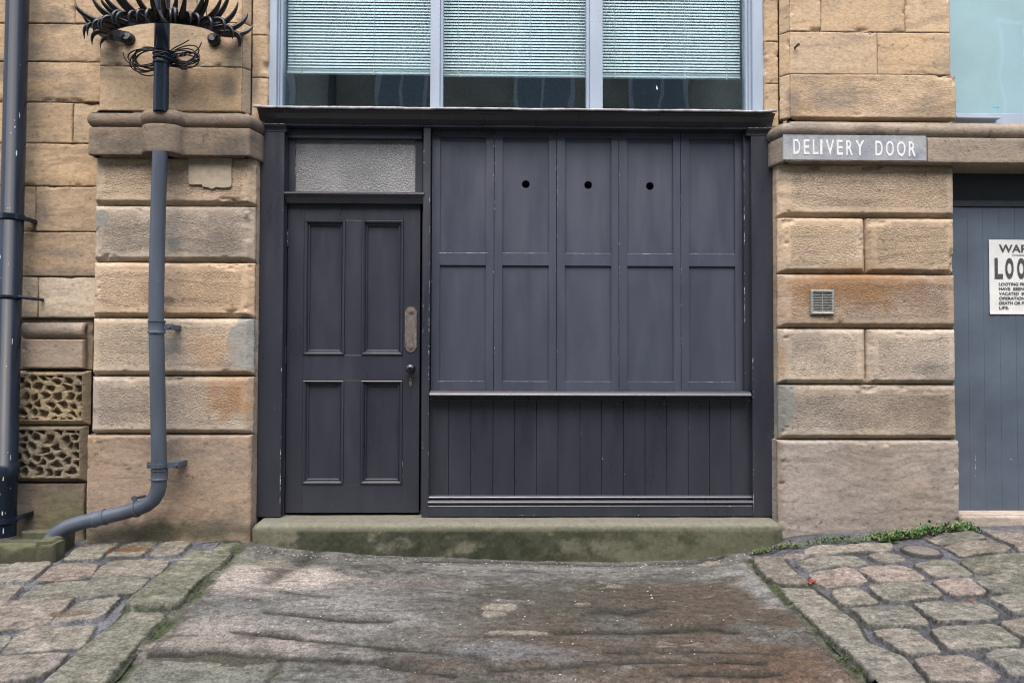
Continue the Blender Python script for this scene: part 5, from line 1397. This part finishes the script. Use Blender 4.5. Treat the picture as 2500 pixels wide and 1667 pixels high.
    for pl, dep, wd, st in gro:
        d = dline(P, pl)+wob*.6; brk = sst(-.8, -.1, fbm(x*6, y*6, o=3, s=77))
        f = inn*np.exp(-(d/(wd*1.5))**2)*(.35+.65*brk); h -= dep*1.2*f
    for pl, wd in ((jl, .040), (jr, .030)):
        d = np.abs(dline(P, pl)+wob*.7); f = sst(wd*1.3, wd*.3, d); h -= (.007+.006*fbm(x*24, y*24, o=4, s=92))*f
        g1 = sst(-.25, .25, fbm(x*7, y*7, o=4, s=91)); c = mixc(c, np.array([.085, .082, .065]), f*.8); c = mixc(c, np.array([.03, .045, .013]), sst(wd*1.6, wd*.2, d)*g1*.85)
    # chipped pale mortar smears left on the stone
    for (px, py, rx, ry) in ((1228, 1483, .09, .05), (1210, 1500, .06, .03), (1270, 1545, .14, .018), (1505, 1433, .05, .02), (1740, 1375, .05, .03), (1425, 1475, .045, .025)):
        q = G(px, py); d = np.sqrt(((x-q[0])/rx)**2+((y-q[1])/ry)**2)+.6*fbm(x*16, y*16, o=4, s=33)
        f = sst(1.0, .8, d); c = mixc(c, np.array([.20, .18, .14]), f*.85); h += .008*f
    q0 = np.array(gro[1][0]+[G(1150, 1625), G(1500, 1660)]); h -= .012*sst(.0, .02, np.interp(x, q0[:, 0], q0[:, 1])-y+wob*.5)
    h = np.maximum(h, -.030+.004*fbm(x*20, y*20, o=3, s=93)); Z = gz(x, y)+h-.003-.03*sst(.0, .05, np.maximum(lxx-x, x-rxx)-.02)
    keep = ((x > lxx-.17) & (x < rxx+.15)).reshape(nx, ny)
    mk = keep[:-1, :-1] & keep[1:, 1:]
    g = GM(); g.grid(np.stack([X, Y, Z.reshape(nx, ny)], -1), c.reshape(nx, ny, 3), np.zeros((nx, ny)), mask=mk)
    for pl, dep, wd, st in gro:
        d = dline(P, pl)+wob*.6; brk = sst(-.8, -.1, fbm(x*6, y*6, o=3, s=77))
        f = np.exp(-(d/(wd*1.5))**2)*(.35+.65*brk); pass
        c = mixc(c, np.array([.020, .019, .014]), inn*np.exp(-(d/(wd*1.7))**2)*np.minimum(1, st*1.15)*(.3+.7*brk))
        c = mixc(c, np.array([.05, .045, .036]), inn*np.exp(-(d/(wd*4.5))**2)*st*.6*brk*sst(-.2, .4, fbm(x*9, y*20, o=4, s=79)))
    c = mixc(c, np.array([.03, .028, .022]), sst(.12, .45, fbm(x*5, y*22, o=6, s=101, g=.65))*.5)
    c = c*np.array([1.20, 1.22, 1.26])
    g = GM(); g.grid(np.stack([X, Y, Z.reshape(nx, ny)], -1), c.reshape(nx, ny, 3), np.zeros((nx, ny)), mask=mk)
    o = g.build('ramp', M_RAMP); tag(o, 'worn brown riven stone ramp rising to the doorstep', kind='structure')
    return jl, jr
JL, JR = rampmesh()
# the lane itself
xs = np.concatenate([np.linspace(-30, -4.6, 40), np.linspace(-4.5, 4.5, 150), np.linspace(4.6, 30, 40)]); ysn = np.concatenate([np.linspace(-12, YN-.2, 30), np.linspace(YN, .4, 60)])
X, Y = np.meshgrid(xs, ysn, indexing='ij'); Zv = gz(X, Y)
Zv = np.where(Y < -4.4, gz(X, np.full_like(Y, -4.4)), Zv)-np.where(Y > YN-.05, .024, .02)
g = GM(); g.grid(np.stack([X, Y, Zv], -1), np.ones(X.shape+(3,))*np.array([.075, .075, .055])*(1+.3*fbm(X*2, Y*2, o=4, s=4))[..., None], np.zeros(X.shape))
o = g.build('lane', M_RAMP); tag(o, kind='structure')

# stopcock cover in the right-hand setts
p = G(1840+1460/3.564, 1227+415/3.564); zc_ = float(gz(*p))+.004
SCV = empty('stopcock_cover', (p[0], p[1], zc_), 'small round worn metal cover set among the setts near the weeds', 'cover')
mb = MB(); rr = (G(1840+1625/3.564, 1227+415/3.564)[0]-p[0])
mb.tube([(p[0], p[1], zc_-.03), (p[0], p[1], zc_-.004), (p[0], p[1], zc_+.001), (p[0], p[1], zc_-.001)], [rr*.90, rr*.90, rr*.84, rr*.15], 40)
M_COV = plain('worn_cover', (0.15, 0.13, 0.115), 0.7, .0, var=.45, scale=40, bmp=.6)
mb.build('lid', M_COV, SCV)
mb = MB()
n = 40; vs = []
for r_, z_ in ((rr*1.05, -.03), (rr*1.05, -.004), (rr*1.03, .001), (rr*.95, .001), (rr*.93, -.006)):
    for k in range(n): a = 2*math.pi*k/n; vs.append((p[0]+r_*math.cos(a), p[1]+r_*math.sin(a), zc_+z_))
mb.add(vs, [(j*n+k, j*n+(k+1) % n, (j+1)*n+(k+1) % n, (j+1)*n+k) for j in range(4) for k in range(n)], 0, True)
mb.build('ring', plain('worn_ring', (0.06, 0.056, 0.054), 0.7, var=.4, scale=40), SCV)

# ================================================================== PLANTS AND LITTER
def leaves(name, spots, label, seed, cols):
    rg = random.Random(seed); V = []; Fc = []; C = []
    for (x, y, s_, n_) in spots:
        base = float(gz(x, y))
        for _ in range(n_):
            a = rg.uniform(0, 2*math.pi); el = rg.uniform(.15, 1.2); L = s_*(rg.uniform(.35, .9) if rg.random() < .7 else rg.uniform(.9, 1.7)); wd = L*rg.uniform(.35, .7)
            cx, cy, cz0 = x+rg.gauss(0, s_*.8), y+rg.gauss(0, s_*.5), base-.004+abs(rg.gauss(0, s_*.7))
            d = np.array([math.cos(a)*math.cos(el), math.sin(a)*math.cos(el), math.sin(el)]); sd_ = np.array([-math.sin(a), math.cos(a), 0]); up = np.cross(d, sd_)*-1
            o_ = np.array([cx, cy, cz0]); b = len(V)
            for (u, v_, w_) in ((0, 0, 0), (.35, .5, .06), (.75, .42, .02), (1, 0, -.1), (.75, -.42, .02), (.35, -.5, .06), (.5, 0, -.04)):
                V.append(o_+d*L*u+sd_*wd*v_+up*L*w_)
            Fc += [(b, b+1, b+6), (b+1, b+2, b+6), (b+2, b+3, b+6), (b+3, b+4, b+6), (b+4, b+5, b+6), (b+5, b, b+6)]
            c = np.array(rg.choice(cols))*rg.uniform(.65, 1.25)
            C += [c]*7
    me = bpy.data.meshes.new(name); me.from_pydata([tuple(v) for v in V], [], Fc)
    a = me.attributes.new('col', 'FLOAT_COLOR', 'POINT'); a.data.foreach_set('color', np.c_[np.array(C), np.ones(len(C))].ravel().astype(np.float32))
    me.materials.append(M_LEAF); me.update()
    o = link(name, me); tag(o, label, name.replace('_', ' '), kind='stuff'); return o
rg = random.Random(10); spots = []
wl = [(0, 440, .011), (120, 425, .011), (260, 385, .012), (420, 370, .011), (560, 350, .012), (700, 335, .013), (850, 330, .012), (1000, 325, .014), (1120, 320, .019), (1180, 335, .021), (1280, 300, .021), (1400, 290, .019), (1500, 270, .019), (1600, 255, .019), (1750, 230, .019), (1850, 235, .02), (1960, 255, .014)]
for i in range(len(wl)-1):
    for t in np.linspace(0, 1, 9, endpoint=False):
        a = [wl[i][j]*(1-t)+wl[i+1][j]*t for j in range(3)]
        thin = 400 < a[0] < 1050
        if thin and rg.random() < .12: continue
        q = G(1840+a[0]/3.564, 1227+(a[1]+rg.uniform(-22, 12))/3.564); spots.append((q[0], q[1], a[2]*1.12, 14 if thin else 22))
leaves('weeds', spots, 'strip of small green weeds along the foot of the pier below the sign', 2, [(.06, .16, .035), (.045, .13, .05), (.10, .19, .04), (.07, .15, .055), (.14, .14, .05), (.16, .11, .06)])
spots = []
for (a, b) in ((10, 560), (100, 665), (200, 740), (240, 775), (330, 890), (380, 945), (640, 1210), (680, 1250), (760, 1335), (800, 1370), (880, 1440), (920, 1480), (980, 1530)):
    for _ in range(5):
        q = G(1840+(a+rg.uniform(-22, 22))/3.564, 1227+(b+rg.uniform(-22, 22))/3.564); spots.append((q[0], q[1], .007, 9))
for i in range(len(JL)-2):
    for t in np.linspace(0, 1, 5, endpoint=False):
        if rg.random() < .6: spots.append((JL[i][0]*(1-t)+JL[i+1][0]*t+rg.uniform(-.02, .02), JL[i][1]*(1-t)+JL[i+1][1]*t, .0045, 7))
leaves('moss', spots, 'tufts of moss in the joints between the ramp and its kerbs', 5, [(.05, .10, .02), (.08, .12, .025), (.06, .08, .03)])
def bits(name, lst, mat, label, cat, seed, sz):
    rg = random.Random(seed); mb = MB()
    for (px, py) in lst:
        x, y = G(px, py); z = float(gz(x, y)); s_ = sz*rg.uniform(.6, 1.3); a0 = rg.uniform(0, 6)
        vs = []
        for zz, k_ in ((0, 1.), (.5, .8)):
            for k in range(6):
                a = a0+k*math.pi/3; vs.append((x+s_*k_*math.cos(a)*rg.uniform(.7, 1.2), y+s_*.6*k_*math.sin(a)*rg.uniform(.7, 1.2), z+.004+zz*s_))
        mb.add(vs, [(k, (k+1) % 6, 6+(k+1) % 6, 6+k) for k in range(6)]+[(6, 7, 8, 9, 10, 11)])
    o = mb.build(name, mat); tag(o, label, cat, kind='stuff')
rg = random.Random(77)
pebs = [(1264, 1502), (1404, 1469), (1500, 1444), (1678, 1372), (710, 1453), (680, 1372), (648, 1320), (1290, 1467), (1300, 1562), (1525, 1480), (1590, 1454), (1592, 1461), (1645, 1470), (1655, 1515)]
pebs += [(x_, float(np.interp(x_, [620, 760, 1000, 1240, 1500, 1700, 1850], [1336, 1350, 1366, 1374, 1378, 1374, 1352]))+rg.uniform(-3, 14)) for x_ in [rg.uniform(620, 1850) for _ in range(110)]]
pebs += [(rg.uniform(600, 1850), rg.uniform(1390, 1650)) for _ in range(60)]
bits('stone_chips', pebs, M_PEB, 'scattered small white stone chips lying on the ramp', 'stone chips', 4, .0038)
bits('leaf_litter', [(1840+(490+rg.gauss(0, 30))/3.564, 1227+(690+rg.gauss(0, 12))/3.564) for _ in range(16)]+[(2371, 1468), (2375, 1469), (2300, 1333), (1400, 1366)], M_RED, 'small heap of red litter in the mortar beside the kerb', 'litter', 9, .008)

# ================================================================== ACROSS THE LANE (seen only in reflections)
OB = empty('facing_building', (0, -9.6, -.6), 'sooty stone building across the lane, mirrored faintly in the big window', 'building')
M_OPP = plain('sooty_stone', (0.42, 0.37, 0.29), 0.9, var=.3, scale=3)
M_OPG2 = plain('dark_shape_paint', (0.045, 0.05, 0.055), 0.6)
M_OPW = plain('white_sash', (0.75, 0.77, 0.78), 0.5, var=.03)
M_OPG = plain('pale_sash_glass', (0.28, 0.34, 0.37), 0.08, var=.2)
yo = -9.6
mb = MB(); mb.box(-14, 14, yo-.4, yo, -1.5, 9.2); mb.box(-14, 14, yo-.4, yo+.12, 5.55, 5.75); mb.box(-14, 14, yo-.4, yo+.2, 9.2, 9.4)
mb.build('wall', M_OPP, OB)
for (xa_, xb_, za_, zb_) in ((-6.2, -3.9, 3.2, 5.35), (-2.6, -.2, 3.0, 5.5), (.3, 2.2, 3.0, 5.2), (2.6, 4.6, 3.1, 5.45)):  # added dark shapes, invented to darken what the lower panes reflect
    mb = MB(); mb.box(xa_, xb_, yo, yo+.03, za_, zb_); mb.build('dark_reflection_shape', M_OPG2, OB)
for x in (-4.9, -2.1, .9, 3.3, 6.2, 8.7, 11.2):
    mb = MB(); mb.box(x-.6, x+.6, yo, yo+.05, 5.9, 8.3); mb.build('sash_window', M_OPW, OB)
    w_ = OB.children[-1]
    mb = MB(); mb.box(x-.5, x-.03, yo+.05, yo+.056, 6.0, 8.2); mb.box(x+.03, x+.5, yo+.05, yo+.056, 6.0, 8.2); mb.build('pane', M_OPG, w_)
mb = MB(); mb.tube([(-3.5, yo+.12, -1), (-3.5, yo+.12, 9.2)], .07, 16); mb.build('drainpipe', M_PIPED, OB)
